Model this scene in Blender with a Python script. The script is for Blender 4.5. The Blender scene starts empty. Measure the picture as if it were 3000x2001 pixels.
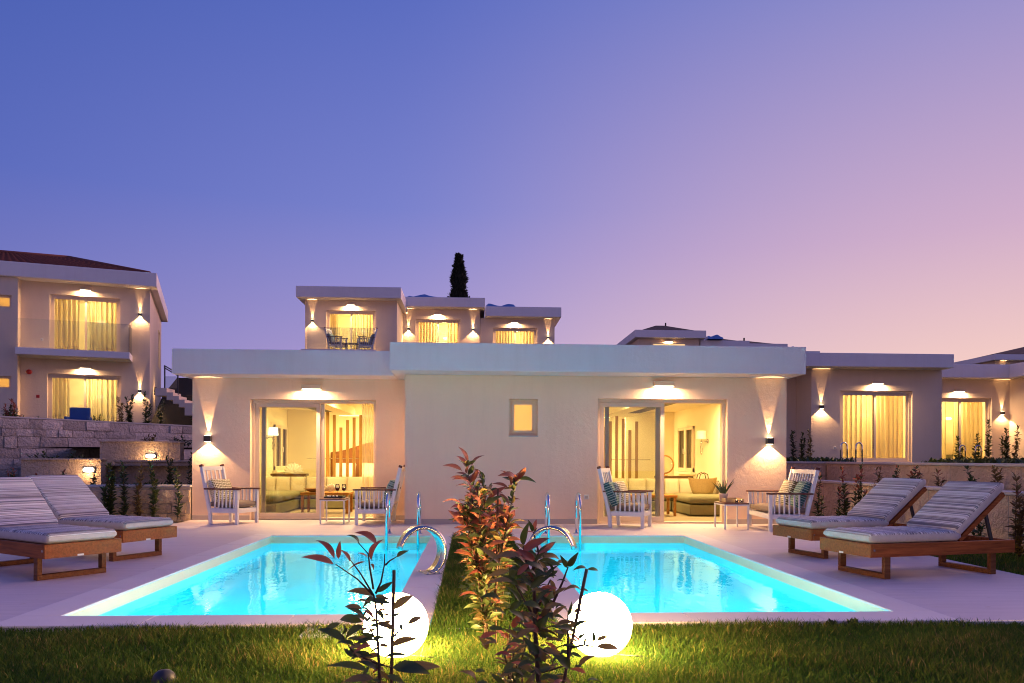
import bpy, bmesh, math, random
import numpy as np
from mathutils import Vector, Matrix

# ------------------------------------------------------------------ camera, sky, sun, exposure
S = bpy.context.scene
COL = S.collection
R = math.radians
cam_data = bpy.data.cameras.new('camera'); cam = bpy.data.objects.new('camera', cam_data); COL.objects.link(cam)
cam.location = (0, 0, 1.15)
cam.rotation_euler = (R(90), -.0043, -math.atan(117 / 2310))
cam_data.sensor_width = 36; cam_data.lens = 36 * 2310 / 3000
cam_data.shift_y = 346 / 3000
cam_data.clip_start = .05; cam_data.clip_end = 2000
S.camera = cam

W = bpy.data.worlds.new('World'); S.world = W; W.use_nodes = True
nt = W.node_tree; nt.nodes.clear()
def N(nt, t, **k):
    n = nt.nodes.new(t)
    for a, b in k.items(): setattr(n, a, b)
    return n
def srgb(r, g, b):
    f = lambda c: (c / 255 / 12.92) if c / 255 <= .04045 else ((c / 255 + .055) / 1.055) ** 2.4
    return (f(r), f(g), f(b), 1)
def ramp(nt, fac, stops, interp='LINEAR'):
    n = N(nt, 'ShaderNodeValToRGB'); cr = n.color_ramp; cr.interpolation = interp
    while len(cr.elements) < len(stops): cr.elements.new(.5)
    for e, (p, c) in zip(cr.elements, stops): e.position = p; e.color = c
    nt.links.new(fac, n.inputs[0]); return n.outputs[0]
# dusk sky: deep blue overhead and away from the afterglow, pink and peach towards it (to the right)
tc = N(nt, 'ShaderNodeTexCoord'); sep = N(nt, 'ShaderNodeSeparateXYZ'); nt.links.new(tc.outputs['Generated'], sep.inputs[0])
zc = N(nt, 'ShaderNodeMath', operation='MAXIMUM'); nt.links.new(sep.outputs[2], zc.inputs[0]); zc.inputs[1].default_value = 0
flat = N(nt, 'ShaderNodeVectorMath', operation='MULTIPLY'); nt.links.new(tc.outputs['Generated'], flat.inputs[0]); flat.inputs[1].default_value = (1, 1, 0)
nrm = N(nt, 'ShaderNodeVectorMath', operation='NORMALIZE'); nt.links.new(flat.outputs[0], nrm.inputs[0])
dot = N(nt, 'ShaderNodeVectorMath', operation='DOT_PRODUCT'); nt.links.new(nrm.outputs[0], dot.inputs[0])
SUN_AZ = R(62)
dot.inputs[1].default_value = (math.sin(SUN_AZ), math.cos(SUN_AZ), 0)
fz = zc.outputs[0]
east = ramp(nt, fz, [(0, srgb(214, 168, 180)), (.12, srgb(222, 176, 186)), (.3, srgb(166, 148, 196)), (.55, srgb(82, 104, 184)), (1, srgb(60, 86, 170))])   # unseen sky behind the camera, pink arch added and brightened to warm the facades
cold = ramp(nt, fz, [(0, srgb(122, 122, 182)), (.12, srgb(112, 117, 188)), (.3, srgb(80, 100, 184)), (.55, srgb(58, 86, 170)), (1, srgb(56, 82, 166))])
mid = ramp(nt, fz, [(0, srgb(208, 172, 206)), (.12, srgb(182, 161, 210)), (.3, srgb(128, 135, 208)), (.55, srgb(86, 106, 192)), (1, srgb(62, 88, 172))])
hot = ramp(nt, fz, [(0, srgb(255, 216, 186)), (.1, srgb(248, 207, 196)), (.25, srgb(210, 175, 202)), (.5, srgb(138, 139, 202)), (1, srgb(68, 92, 176))])
def mixc(nt, f, a, b, mode='MIX'):
    m = N(nt, 'ShaderNodeMix', data_type='RGBA', blend_type=mode)
    if isinstance(f, float): m.inputs[0].default_value = f
    else: nt.links.new(f, m.inputs[0])
    for i, x in ((6, a), (7, b)):
        if hasattr(x, 'node'): nt.links.new(x, m.inputs[i])
        else: m.inputs[i].default_value = x
    return m.outputs[2]
def mrange(nt, v, a, b, c=0., d=1.):
    m = N(nt, 'ShaderNodeMapRange', interpolation_type='SMOOTHSTEP'); nt.links.new(v, m.inputs[0])
    for i, x in enumerate((a, b, c, d)): m.inputs[i + 1].default_value = x
    return m.outputs[0]
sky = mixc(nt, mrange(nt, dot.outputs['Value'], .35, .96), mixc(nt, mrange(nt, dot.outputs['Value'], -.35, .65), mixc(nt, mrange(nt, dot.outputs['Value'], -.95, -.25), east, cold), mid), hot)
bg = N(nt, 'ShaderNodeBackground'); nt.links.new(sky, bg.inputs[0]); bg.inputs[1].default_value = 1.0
wo = N(nt, 'ShaderNodeOutputWorld'); nt.links.new(bg.outputs[0], wo.inputs[0])

sun_d = bpy.data.lights.new('sun', 'SUN'); sun = bpy.data.objects.new('sun', sun_d); COL.objects.link(sun)
sun_d.energy = 2.2; sun_d.angle = R(40); sun_d.color = (1, .52, .55)      # afterglow of the set sun, low on the right
sun.rotation_euler = (Vector((-math.sin(SUN_AZ), -math.cos(SUN_AZ), -.25))).to_track_quat('-Z', 'Y').to_euler()

S.view_settings.view_transform = 'Standard'; S.view_settings.look = 'None'
S.view_settings.exposure = 0; S.view_settings.gamma = 1; S.view_settings.use_curve_mapping = False
S.render.engine = 'CYCLES'
cy = S.cycles
cy.use_denoising = True; cy.max_bounces = 10; cy.diffuse_bounces = 5; cy.glossy_bounces = 4
cy.transmission_bounces = 8; cy.transparent_max_bounces = 12
cy.sample_clamp_indirect = 6; cy.blur_glossy = .3; cy.use_light_tree = True
cy.filter_width = 1.05; cy.caustics_reflective = False; cy.caustics_refractive = True

# ------------------------------------------------------------------ materials
MATS = {}
def new_mat(name):
    m = bpy.data.materials.new(name); m.use_nodes = True; m.node_tree.nodes.clear()
    MATS[name] = m
    return m, m.node_tree
def out(nt, sh):
    o = N(nt, 'ShaderNodeOutputMaterial'); nt.links.new(sh, o.inputs[0])
def coords(nt, kind, scale=(1, 1, 1)):
    if kind == 'world': src = N(nt, 'ShaderNodeNewGeometry').outputs['Position']
    else: src = N(nt, 'ShaderNodeTexCoord').outputs['Object']
    mp = N(nt, 'ShaderNodeMapping'); nt.links.new(src, mp.inputs[0]); mp.inputs['Scale'].default_value = scale
    return mp.outputs[0]
def noise(nt, co, scale, detail=3, rough=.55):
    n = N(nt, 'ShaderNodeTexNoise'); nt.links.new(co, n.inputs['Vector'])
    n.inputs['Scale'].default_value = scale; n.inputs['Detail'].default_value = detail; n.inputs['Roughness'].default_value = rough
    return n.outputs[0]
def principled(nt, color, rough, metal=0., spec=.5, normal=None, **k):
    p = N(nt, 'ShaderNodeBsdfPrincipled')
    if hasattr(color, 'node'): nt.links.new(color, p.inputs['Base Color'])
    else: p.inputs['Base Color'].default_value = (*color[:3], 1)
    if hasattr(rough, 'node'): nt.links.new(rough, p.inputs['Roughness'])
    else: p.inputs['Roughness'].default_value = rough
    p.inputs['Metallic'].default_value = metal; p.inputs['Specular IOR Level'].default_value = spec
    if normal is not None: nt.links.new(normal, p.inputs['Normal'])
    for a, b in k.items(): p.inputs[a.replace('_', ' ')].default_value = b
    return p.outputs[0]
def bump(nt, h, strength, dist=.02):
    b = N(nt, 'ShaderNodeBump'); b.inputs['Strength'].default_value = strength; b.inputs['Distance'].default_value = dist
    nt.links.new(h, b.inputs['Height']); return b.outputs[0]
def shade(c, k): return tuple(min(1, x * k) for x in c[:3]) + (1,)
def mat(name, color, rough=.6, var=.12, vscale=2., bmp=0., bscale=80., metal=0., spec=.4, kind='world', stretch=(1, 1, 1), rnd=0., bd=.02):
    m, nt = new_mat(name)
    co = coords(nt, kind, stretch)
    c = mixc(nt, noise(nt, co, vscale, 5), shade(color, 1 - var), shade(color, 1 + var))
    if rnd:
        oi = N(nt, 'ShaderNodeObjectInfo')
        c = mixc(nt, 1., c, mixc(nt, oi.outputs['Random'], (1 - rnd,) * 3 + (1,), (1 + rnd * .4,) * 3 + (1,)), 'MULTIPLY')
    nm = bump(nt, noise(nt, co, bscale, 6, .65), bmp, bd) if bmp else None
    out(nt, principled(nt, c, rough, metal, spec, nm)); return m
def plaster(name, color, k=1.):
    m, nt = new_mat(name)
    co = coords(nt, 'world'); st = coords(nt, 'world', (2.5, 2.5, .22))
    c = mixc(nt, noise(nt, co, .8, 7, .62), shade(color, .88), shade(color, 1.08))
    c = mixc(nt, 1., c, ramp(nt, noise(nt, st, 2.2, 6, .7), [(.25, (.955, .95, .94, 1)), (.5, (1, 1, 1, 1)), (.8, (1.01, 1.01, 1.01, 1))]), 'MULTIPLY')
    h = mixc(nt, .35, noise(nt, co, 14, 5), noise(nt, co, 110, 3))
    out(nt, principled(nt, c, .88, 0, .25, bump(nt, h, .42 * k, .02)))
def emit(name, color, strength):
    m, nt = new_mat(name)
    e = N(nt, 'ShaderNodeEmission'); e.inputs[0].default_value = (*color[:3], 1); e.inputs[1].default_value = strength
    out(nt, e.outputs[0]); return m
def wood(name, c1, c2, rough=.45, kind='obj', stretch=(1, 14, 14), rnd=.15):
    m, nt = new_mat(name); co = coords(nt, kind, stretch)
    n = noise(nt, co, 3, 6, .65)
    c = ramp(nt, n, [(.3, (*c1, 1)), (.7, (*c2, 1))])
    oi = N(nt, 'ShaderNodeObjectInfo')
    c = mixc(nt, 1., c, mixc(nt, oi.outputs['Random'], (1 - rnd,) * 3 + (1,), (1, 1, 1, 1)), 'MULTIPLY')
    out(nt, principled(nt, c, rough, 0, .15, bump(nt, n, .15))); return m
def thin_glass(name, tint=(.92, .95, .93), refl=1.0, rough=0.):
    m, nt = new_mat(name)
    fr = N(nt, 'ShaderNodeFresnel'); fr.inputs[0].default_value = 1.5
    mu = N(nt, 'ShaderNodeMath', operation='MULTIPLY'); nt.links.new(fr.outputs[0], mu.inputs[0]); mu.inputs[1].default_value = refl
    t = N(nt, 'ShaderNodeBsdfTransparent'); t.inputs[0].default_value = (*tint, 1)
    g = N(nt, 'ShaderNodeBsdfGlossy'); g.inputs['Roughness'].default_value = rough
    mx = N(nt, 'ShaderNodeMixShader'); nt.links.new(mu.outputs[0], mx.inputs[0]); nt.links.new(t.outputs[0], mx.inputs[1]); nt.links.new(g.outputs[0], mx.inputs[2])
    out(nt, mx.outputs[0]); return m
def cloth_through(name, color, trans=.6, alpha=0.):
    m, nt = new_mat(name)
    d = N(nt, 'ShaderNodeBsdfDiffuse'); d.inputs[0].default_value = (*color, 1)
    t = N(nt, 'ShaderNodeBsdfTranslucent'); t.inputs[0].default_value = (*color, 1)
    mx = N(nt, 'ShaderNodeMixShader'); mx.inputs[0].default_value = trans
    nt.links.new(d.outputs[0], mx.inputs[1]); nt.links.new(t.outputs[0], mx.inputs[2])
    sh = mx.outputs[0]
    if alpha:
        tr = N(nt, 'ShaderNodeBsdfTransparent'); m2 = N(nt, 'ShaderNodeMixShader'); m2.inputs[0].default_value = alpha
        nt.links.new(sh, m2.inputs[1]); nt.links.new(tr.outputs[0], m2.inputs[2]); sh = m2.outputs[0]
    out(nt, sh); return m
def leaf_mat(name, c1, c2, trans=.18, rough=.45):
    m, nt = new_mat(name)
    oi = N(nt, 'ShaderNodeObjectInfo'); co = coords(nt, 'world')
    f = N(nt, 'ShaderNodeMath', operation='ADD'); nt.links.new(oi.outputs['Random'], f.inputs[0]); nt.links.new(noise(nt, co, 25, 2), f.inputs[1])
    f2 = N(nt, 'ShaderNodeMath', operation='MULTIPLY'); nt.links.new(f.outputs[0], f2.inputs[0]); f2.inputs[1].default_value = .55
    c = mixc(nt, f2.outputs[0], (*c1, 1), (*c2, 1))
    p = principled(nt, c, rough, 0, .45)
    t = N(nt, 'ShaderNodeBsdfTranslucent'); nt.links.new(c, t.inputs[0])
    mx = N(nt, 'ShaderNodeMixShader'); mx.inputs[0].default_value = trans
    nt.links.new(p, mx.inputs[1]); nt.links.new(t.outputs[0], mx.inputs[2])
    out(nt, mx.outputs[0]); return m

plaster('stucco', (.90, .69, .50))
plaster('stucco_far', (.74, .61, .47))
plaster('fascia', (.80, .77, .75))
mat('skirting', (.42, .37, .34), .6, .06)
mat('soil', (.07, .05, .035), .95, .3, 8, .6, 40)
mat('dark_soil', (.02, .017, .012), .95, .3, 4, .5, 20)
mat('ground', (.06, .06, .03), .95, .3, 2, .5, 20)
mat('lawn_soil', (.05, .055, .02), .95, .35, 10, .6, 60)
mat('frame_paint', (.72, .58, .42), .45, .04)
mat('room_paint', (.84, .75, .54), .8, .03)
mat('room_floor', (.35, .27, .18), .5, .12, 1.5, .05, 20)
mat('white_paint', (.74, .74, .74), .45, .05, 6, .06, 60, kind='obj')
mat('armrest_wood', (.13, .045, .03), .5, .25, 6, .1, 40, kind='obj', stretch=(1, 8, 8))
mat('taupe_cloth', (.23, .18, .14), .9, .1, 20, .3, 400, kind='obj')
mat('chrome', (.75, .76, .78), .08, .02, 3, metal=1)
mat('brushed_steel', (.52, .50, .47), .26, .08, 8, .05, 60, metal=1)
mat('mattress_side', (.52, .48, .45), .9, .15, 25, .2, 200, kind='obj')
mat('bronze', (.035, .03, .028), .4, .1)
mat('dark_metal', (.03, .03, .035), .45, .1)
mat('white_plastic', (.72, .72, .72), .4, .03)
mat('red_plastic', (.45, .03, .02), .4, .05)
mat('coping_stone', (.76, .68, .66), .55, .07, 3, .12, 60, rnd=.06)
mat('plaster_cream', (.92, .66, .42), .6, .05, 4, .15, 40)
mat('pool_paint', (.004, .70, .80), .6, .05, 2, .05, 20)
mat('stone', (.62, .54, .46), .9, .28, 3, 1., 12, rnd=.35, bd=.08)
mat('warm_lit_stone', (.68, .52, .32), .9, .28, 3, 1., 12, rnd=.3, bd=.08)  # stone for the low left walls, warm lamp light put into its colour
mat('mortar', (.50, .42, .34), .95, .15, 5, .7, 30)
mat('rough_wall', (.74, .56, .39), .95, .28, 2.6, 1., 11, bd=.12)
mat('cap_stone', (.50, .47, .43), .8, .08, 3, .2, 40)
mat('sofa_green', (.20, .18, .10), .95, .12, 20, .3, 300)
mat('sofa_beige', (.55, .45, .32), .95, .08, 15, .3, 300)
mat('headboard_brown', (.20, .07, .02), .7, .15, 6)
mat('linen', (.8, .78, .72), .9, .04)
mat('blue_cloth', (.05, .12, .30), .85, .15, 6, .2, 60)
mat('tarp', (.10, .22, .50), .35, .25, 4, .6, 6)
mat('shell', (.75, .70, .58), .5, .1, 10, .2, 30)
mat('pot_clay', (.55, .42, .34), .7, .1)
mat('straw', (.50, .36, .18), .9, .2, 30, .6, 120)
mat('wine', (.12, .004, .008), .15, .05)
mat('bark', (.09, .055, .035), .9, .3, 20, .5, 60)
mat('stake_wood', (.16, .09, .05), .9, .2, 20, .3, 60)
mat('roof_tile', (.17, .06, .045), .85, .3, 5, .3, 30)
mat('dark_roof', (.06, .035, .03), .9, .3, 5, .3, 30)
mat('art_teal', (.12, .4, .38), .6, .2, 6)
wood('lounger_wood', (.15, .042, .012), (.42, .125, .032))
wood('leg_wood', (.09, .035, .014), (.22, .09, .035))
wood('orange_wood', (.34, .15, .03), (.5, .24, .06))
wood('slat_wood', (.30, .16, .04), (.45, .26, .08), stretch=(14, 14, 1))
wood('console_wood', (.09, .045, .02), (.17, .09, .04))
thin_glass('glass', (.93, .95, .92), .9)
thin_glass('balcony_glass', (.74, .78, .82), 1.1)
thin_glass('goblet_glass', (.96, .97, .97), 1.5)
thin_glass('window_dark', (.12, .11, .09), 1.2)
cloth_through('curtain_far', (.80, .68, .42), .6, .14)
cloth_through('curtain_sheer', (.80, .70, .48), .5, .4)
cloth_through('frosted_pane', (.85, .75, .55), .85)
leaf_mat('leaf_green', (.03, .055, .014), (.09, .12, .03))
leaf_mat('leaf_red', (.24, .045, .03), (.44, .17, .09))
leaf_mat('leaf_bronze', (.12, .08, .025), (.26, .19, .06))
def grass_mat():
    m, nt = new_mat('grass_blade')
    a = N(nt, 'ShaderNodeAttribute', attribute_name='tint')
    c = ramp(nt, a.outputs['Fac'], [(0, (.035, .095, .016, 1)), (.5, (.085, .15, .024, 1)), (.85, (.17, .18, .035, 1)), (1, (.36, .25, .09, 1))])
    p = principled(nt, c, .9, 0, .08); t = N(nt, 'ShaderNodeBsdfTranslucent'); nt.links.new(c, t.inputs[0])
    mx = N(nt, 'ShaderNodeMixShader'); mx.inputs[0].default_value = .3
    nt.links.new(p, mx.inputs[1]); nt.links.new(t.outputs[0], mx.inputs[2]); out(nt, mx.outputs[0])
grass_mat()
leaf_mat('cypress_leaf', (.006, .01, .005), (.015, .02, .008), .05, .9)
WARM = (1, .56, .24); ROOM = (1, .715, .295)
emit('lamp_glow', (1, .78, .5), 14)
emit('shade_glow', (1, .8, .5), 4)
emit('cove_glow', (1, .78, .42), 6)
emit('globe_glow', (1, .60, .22), 150)
emit('lit_pane', (1, .66, .28), 1.1)
emit('flame', (1, .7, .35), 8)
emit('pool_lamp_glow', (.55, .95, 1), 6)

def water_mat():
    m, nt = new_mat('water')
    co = coords(nt, 'world', (1, .55, 1))
    n1 = noise(nt, co, 2.2, 3, .5); n2 = noise(nt, co, 9, 2, .5)
    ad = N(nt, 'ShaderNodeMath', operation='MULTIPLY_ADD'); nt.links.new(n2, ad.inputs[0]); ad.inputs[1].default_value = .22; nt.links.new(n1, ad.inputs[2])
    b = bump(nt, ad.outputs[0], .14, .05)
    g = N(nt, 'ShaderNodeBsdfGlass'); g.inputs['IOR'].default_value = 1.333; g.inputs['Roughness'].default_value = 0
    g.inputs['Color'].default_value = (.45, .95, 1, 1)
    nt.links.new(b, g.inputs['Normal']); out(nt, g.outputs[0])
water_mat()
def deck_mat():
    m, nt = new_mat('deck_stone')
    co = coords(nt, 'world', (1, 1, 1)); cs = coords(nt, 'world', (.35, 3.2, 1))
    n = noise(nt, co, .7, 5); s = noise(nt, cs, 4, 6, .7); f = noise(nt, co, 45, 3)
    c = mixc(nt, n, (.63, .54, .55, 1), (.77, .67, .66, 1))
    c = mixc(nt, 1., c, mixc(nt, s, (.74, .73, .73, 1), (1.12, 1.12, 1.12, 1)), 'MULTIPLY')
    sp = ramp(nt, noise(nt, co, 7, 2), [(.68, (0, 0, 0, 1)), (.74, (1, 1, 1, 1))])
    c = mixc(nt, sp, c, (.55, .45, .40, 1))
    r = mrange(nt, n, .2, .8, .42, .62)
    out(nt, principled(nt, c, r, 0, .4, bump(nt, mixc(nt, .5, s, f), .12, .01)))
deck_mat()
def stripe_mat():
    m, nt = new_mat('stripe_cloth')
    tcn = N(nt, 'ShaderNodeAttribute', attribute_name='run')
    n = N(nt, 'ShaderNodeTexNoise', noise_dimensions='1D'); nt.links.new(tcn.outputs['Fac'], n.inputs['W'])
    n.inputs['Scale'].default_value = 27; n.inputs['Detail'].default_value = 2.5; n.inputs['Roughness'].default_value = .7
    c = ramp(nt, n.outputs[0], [(0, (.18, .17, .19, 1)), (.39, (.34, .30, .29, 1)), (.445, (.82, .79, .76, 1)), (.485, (.36, .32, .29, 1)), (.515, (.19, .19, .23, 1)), (.542, (.84, .82, .80, 1)), (.588, (.44, .38, .34, 1)), (.63, (.19, .19, .23, 1))], 'CONSTANT')
    nb = noise(nt, coords(nt, 'obj'), 350, 2)
    out(nt, principled(nt, c, .9, 0, .2, bump(nt, nb, .2)))
stripe_mat()
def pattern_mat(name, ca, cb, k):
    m, nt = new_mat(name)
    co = coords(nt, 'obj', (k, k, k)); sp = N(nt, 'ShaderNodeSeparateXYZ'); nt.links.new(co, sp.inputs[0])
    def mth(op, a, b=None):
        x = N(nt, 'ShaderNodeMath', operation=op)
        for i, q in enumerate((a, b)):
            if q is None: continue
            if hasattr(q, 'node'): nt.links.new(q, x.inputs[i])
            else: x.inputs[i].default_value = q
        return x.outputs[0]
    u = mth('SINE', mth('ADD', sp.outputs[0], sp.outputs[1])); v = mth('SINE', mth('SUBTRACT', sp.outputs[0], sp.outputs[1]))
    w = mth('MULTIPLY', mth('ADD', u, .25), mth('ADD', v, -.2))
    c = ramp(nt, mth('ADD', mth('MULTIPLY', w, .5), .5), [(0, (*ca, 1)), (.47, (*ca, 1)), (.53, (*cb, 1)), (1, (*cb, 1))])
    out(nt, principled(nt, c, .9, 0, .2))
pattern_mat('pillow_olive', (.70, .66, .52), (.13, .10, .03), 95)
pattern_mat('pillow_teal', (.03, .10, .10), (.28, .36, .33), 80)

# ------------------------------------------------------------------ mesh helpers
class MB:
    def __init__(s): s.v = []; s.f = []; s.sm = []
    def add(s, vs, fs, smooth=False):
        b = len(s.v); s.v += [tuple(x) for x in vs]; s.f += [tuple(b + i for i in f) for f in fs]; s.sm += [smooth] * len(fs); return s
    def box(s, x0, x1, y0, y1, z0, z1, M=None):
        vs = [Vector((x, y, z)) for x in (x0, x1) for y in (y0, y1) for z in (z0, z1)]
        if M is not None: vs = [M @ v for v in vs]
        return s.add(vs, [(0, 1, 3, 2), (4, 6, 7, 5), (0, 4, 5, 1), (2, 3, 7, 6), (0, 2, 6, 4), (1, 5, 7, 3)])
    def bar(s, p, q, w, h, up=(0, 0, 1)):
        p, q = Vector(p), Vector(q); d = (q - p).normalized(); up = Vector(up)
        sd = d.cross(up)
        if sd.length < 1e-4: sd = d.cross(Vector((0, 1, 0)))
        sd.normalize(); u = sd.cross(d)
        vs = []
        for c in (p, q):
            for a, b in ((-1, -1), (1, -1), (1, 1), (-1, 1)): vs.append(c + sd * a * w / 2 + u * b * h / 2)
        return s.add(vs, [(3, 2, 1, 0), (4, 5, 6, 7), (0, 1, 5, 4), (1, 2, 6, 5), (2, 3, 7, 6), (3, 0, 4, 7)])
    def tube(s, pts, r, n=8, cap=True):
        pts = [Vector(p) for p in pts]; rs = r if isinstance(r, (list, tuple)) else [r] * len(pts)
        vs = []; u = None
        for i, p in enumerate(pts):
            d = (pts[min(i + 1, len(pts) - 1)] - pts[max(i - 1, 0)]).normalized()
            if u is None: u = d.orthogonal().normalized()
            u = (u - d * u.dot(d)).normalized(); w = d.cross(u)
            for k in range(n):
                a = 2 * math.pi * k / n; vs.append(p + (u * math.cos(a) + w * math.sin(a)) * rs[i])
        fs = [(i * n + k, i * n + (k + 1) % n, (i + 1) * n + (k + 1) % n, (i + 1) * n + k) for i in range(len(pts) - 1) for k in range(n)]
        s.add(vs, fs, True)
        if cap:
            b = len(s.v) - len(vs)
            s.f += [tuple(b + k for k in reversed(range(n))), tuple(b + (len(pts) - 1) * n + k for k in range(n))]; s.sm += [False, False]
        return s
    def lathe(s, prof, n=20, c=(0, 0, 0), axis='z'):
        vs = []
        for r, z in prof:
            for k in range(n):
                a = 2 * math.pi * k / n; x, y = r * math.cos(a), r * math.sin(a)
                v = {'z': (x, y, z), 'y': (x, z, y), 'x': (z, x, y)}[axis]
                vs.append((v[0] + c[0], v[1] + c[1], v[2] + c[2]))
        fs = [(i * n + k, i * n + (k + 1) % n, (i + 1) * n + (k + 1) % n, (i + 1) * n + k) for i in range(len(prof) - 1) for k in range(n)]
        return s.add(vs, fs, True)
    def ring(s, x0, x1, z0, z1, y0, y1, w, wb=None, wt=None):   # rectangular frame in the xz plane
        wb = w if wb is None else wb; wt = w if wt is None else wt
        o = [(x0, z0), (x1, z0), (x1, z1), (x0, z1)]; i = [(x0 + w, z0 + wb), (x1 - w, z0 + wb), (x1 - w, z1 - wt), (x0 + w, z1 - wt)]
        vs = [(a, y0, b) for a, b in o] + [(a, y0, b) for a, b in i] + [(a, y1, b) for a, b in o] + [(a, y1, b) for a, b in i]
        fs = []
        for k in range(4):
            j = (k + 1) % 4
            fs += [(k, j, 4 + j, 4 + k), (8 + j, 8 + k, 12 + k, 12 + j), (4 + k, 4 + j, 12 + j, 12 + k), (8 + k, 8 + j, j, k)]
        return s.add(vs, fs)
    def wall(s, x0, x1, z0, z1, y0, y1, holes=()):   # wall in the xz plane with openings, one connected mesh
        xs = sorted({x0, x1, *[h[0] for h in holes], *[h[1] for h in holes]}); zs = sorted({z0, z1, *[h[2] for h in holes], *[h[3] for h in holes]})
        solid = lambda i, k: 0 <= i < len(xs) - 1 and 0 <= k < len(zs) - 1 and not any(h[0] - 1e-6 <= xs[i] and xs[i + 1] <= h[1] + 1e-6 and h[2] - 1e-6 <= zs[k] and zs[k + 1] <= h[3] + 1e-6 for h in holes)
        nz = len(zs); idx = lambda i, k, b: (i * nz + k) * 2 + b
        vs = [(x, y, z) for x in xs for z in zs for y in (y0, y1)]; fs = []
        for i in range(len(xs) - 1):
            for k in range(len(zs) - 1):
                if not solid(i, k): continue
                fs.append((idx(i, k, 0), idx(i + 1, k, 0), idx(i + 1, k + 1, 0), idx(i, k + 1, 0)))
                fs.append((idx(i, k, 1), idx(i, k + 1, 1), idx(i + 1, k + 1, 1), idx(i + 1, k, 1)))
                if not solid(i - 1, k): fs.append((idx(i, k, 0), idx(i, k + 1, 0), idx(i, k + 1, 1), idx(i, k, 1)))
                if not solid(i + 1, k): fs.append((idx(i + 1, k, 0), idx(i + 1, k, 1), idx(i + 1, k + 1, 1), idx(i + 1, k + 1, 0)))
                if not solid(i, k - 1): fs.append((idx(i, k, 0), idx(i, k, 1), idx(i + 1, k, 1), idx(i + 1, k, 0)))
                if not solid(i, k + 1): fs.append((idx(i, k + 1, 0), idx(i + 1, k + 1, 0), idx(i + 1, k + 1, 1), idx(i, k + 1, 1)))
        return s.add(vs, fs)
    def sheet(s, x0, x1, y0, y1, z, holes=()):
        xs = sorted({x0, x1, *[h[0] for h in holes], *[h[1] for h in holes]}); ys = sorted({y0, y1, *[h[2] for h in holes], *[h[3] for h in holes]})
        ny = len(ys); fs = []
        for i in range(len(xs) - 1):
            for k in range(ny - 1):
                if any(h[0] - 1e-6 <= xs[i] and xs[i + 1] <= h[1] + 1e-6 and h[2] - 1e-6 <= ys[k] and ys[k + 1] <= h[3] + 1e-6 for h in holes): continue
                fs.append((i * ny + k, (i + 1) * ny + k, (i + 1) * ny + k + 1, i * ny + k + 1))
        return s.add([(x, y, z) for x in xs for y in ys], fs)
    def mesh(s, name, m, bevel=0., seg=2):
        me = bpy.data.meshes.new(name); me.from_pydata(s.v, [], s.f)
        me.polygons.foreach_set('use_smooth', s.sm)
        if bevel or True:
            bm = bmesh.new(); bm.from_mesh(me)
            if bevel:
                bmesh.ops.bevel(bm, geom=[e for e in bm.edges if len(e.link_faces) == 2 and e.calc_face_angle(0) > .6], offset=bevel, segments=seg, affect='EDGES', profile=.6, clamp_overlap=True)
            loose = [v for v in bm.verts if not v.link_faces]
            if loose: bmesh.ops.delete(bm, geom=loose, context='VERTS')
            bmesh.ops.recalc_face_normals(bm, faces=bm.faces)
            bm.to_mesh(me); bm.free()
        if m: me.materials.append(MATS[m])
        return me
    def build(s, name, m, parent=None, bevel=0., seg=2, world=False, kind=None, label=None):
        return link(name, s.mesh(name, m, bevel, seg), parent, world, kind, label)
def link(name, me, parent=None, world=False, kind=None, label=None, loc=None):
    o = bpy.data.objects.new(name, me); COL.objects.link(o)
    if loc is not None: o.location = loc
    if parent is not None:
        o.parent = parent
        if world: o.matrix_parent_inverse = base_matrix(parent).inverted()
    if kind: o['kind'] = kind
    if label: o['label'] = label
    return o
def base_matrix(o):
    m = o.matrix_basis.copy()
    return base_matrix(o.parent) @ o.matrix_parent_inverse @ m if o.parent else m
def tag(o, label=None, cat=None, group=None, kind=None):
    for k, v in (('label', label), ('category', cat), ('group', group), ('kind', kind)):
        if v: o[k] = v
    return o
def thing(name, label, cat, loc=(0, 0, 0), rz=0., group=None):
    o = bpy.data.objects.new(name, None); COL.objects.link(o); o.location = loc; o.rotation_euler = (0, 0, rz); o.empty_display_size = .1
    return tag(o, label, cat, group)
def copy_tree(o, parent=None):
    c = o.copy(); COL.objects.link(c)
    if parent is not None: c.parent = parent
    for ch in o.children: copy_tree(ch, c)
    return c
def lamp(name, kind, parent, loc, energy, color, rot=(0, 0, 0), world=False, **k):
    d = bpy.data.lights.new(name, kind); d.energy = energy; d.color = color
    for a, b in k.items(): setattr(d, a, b)
    o = bpy.data.objects.new(name, d); COL.objects.link(o); o.location = loc; o.rotation_euler = rot
    if parent is not None:
        o.parent = parent
        if world: o.matrix_parent_inverse = base_matrix(parent).inverted()
    return o
def struct(o): o['kind'] = 'structure'; return o

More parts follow.
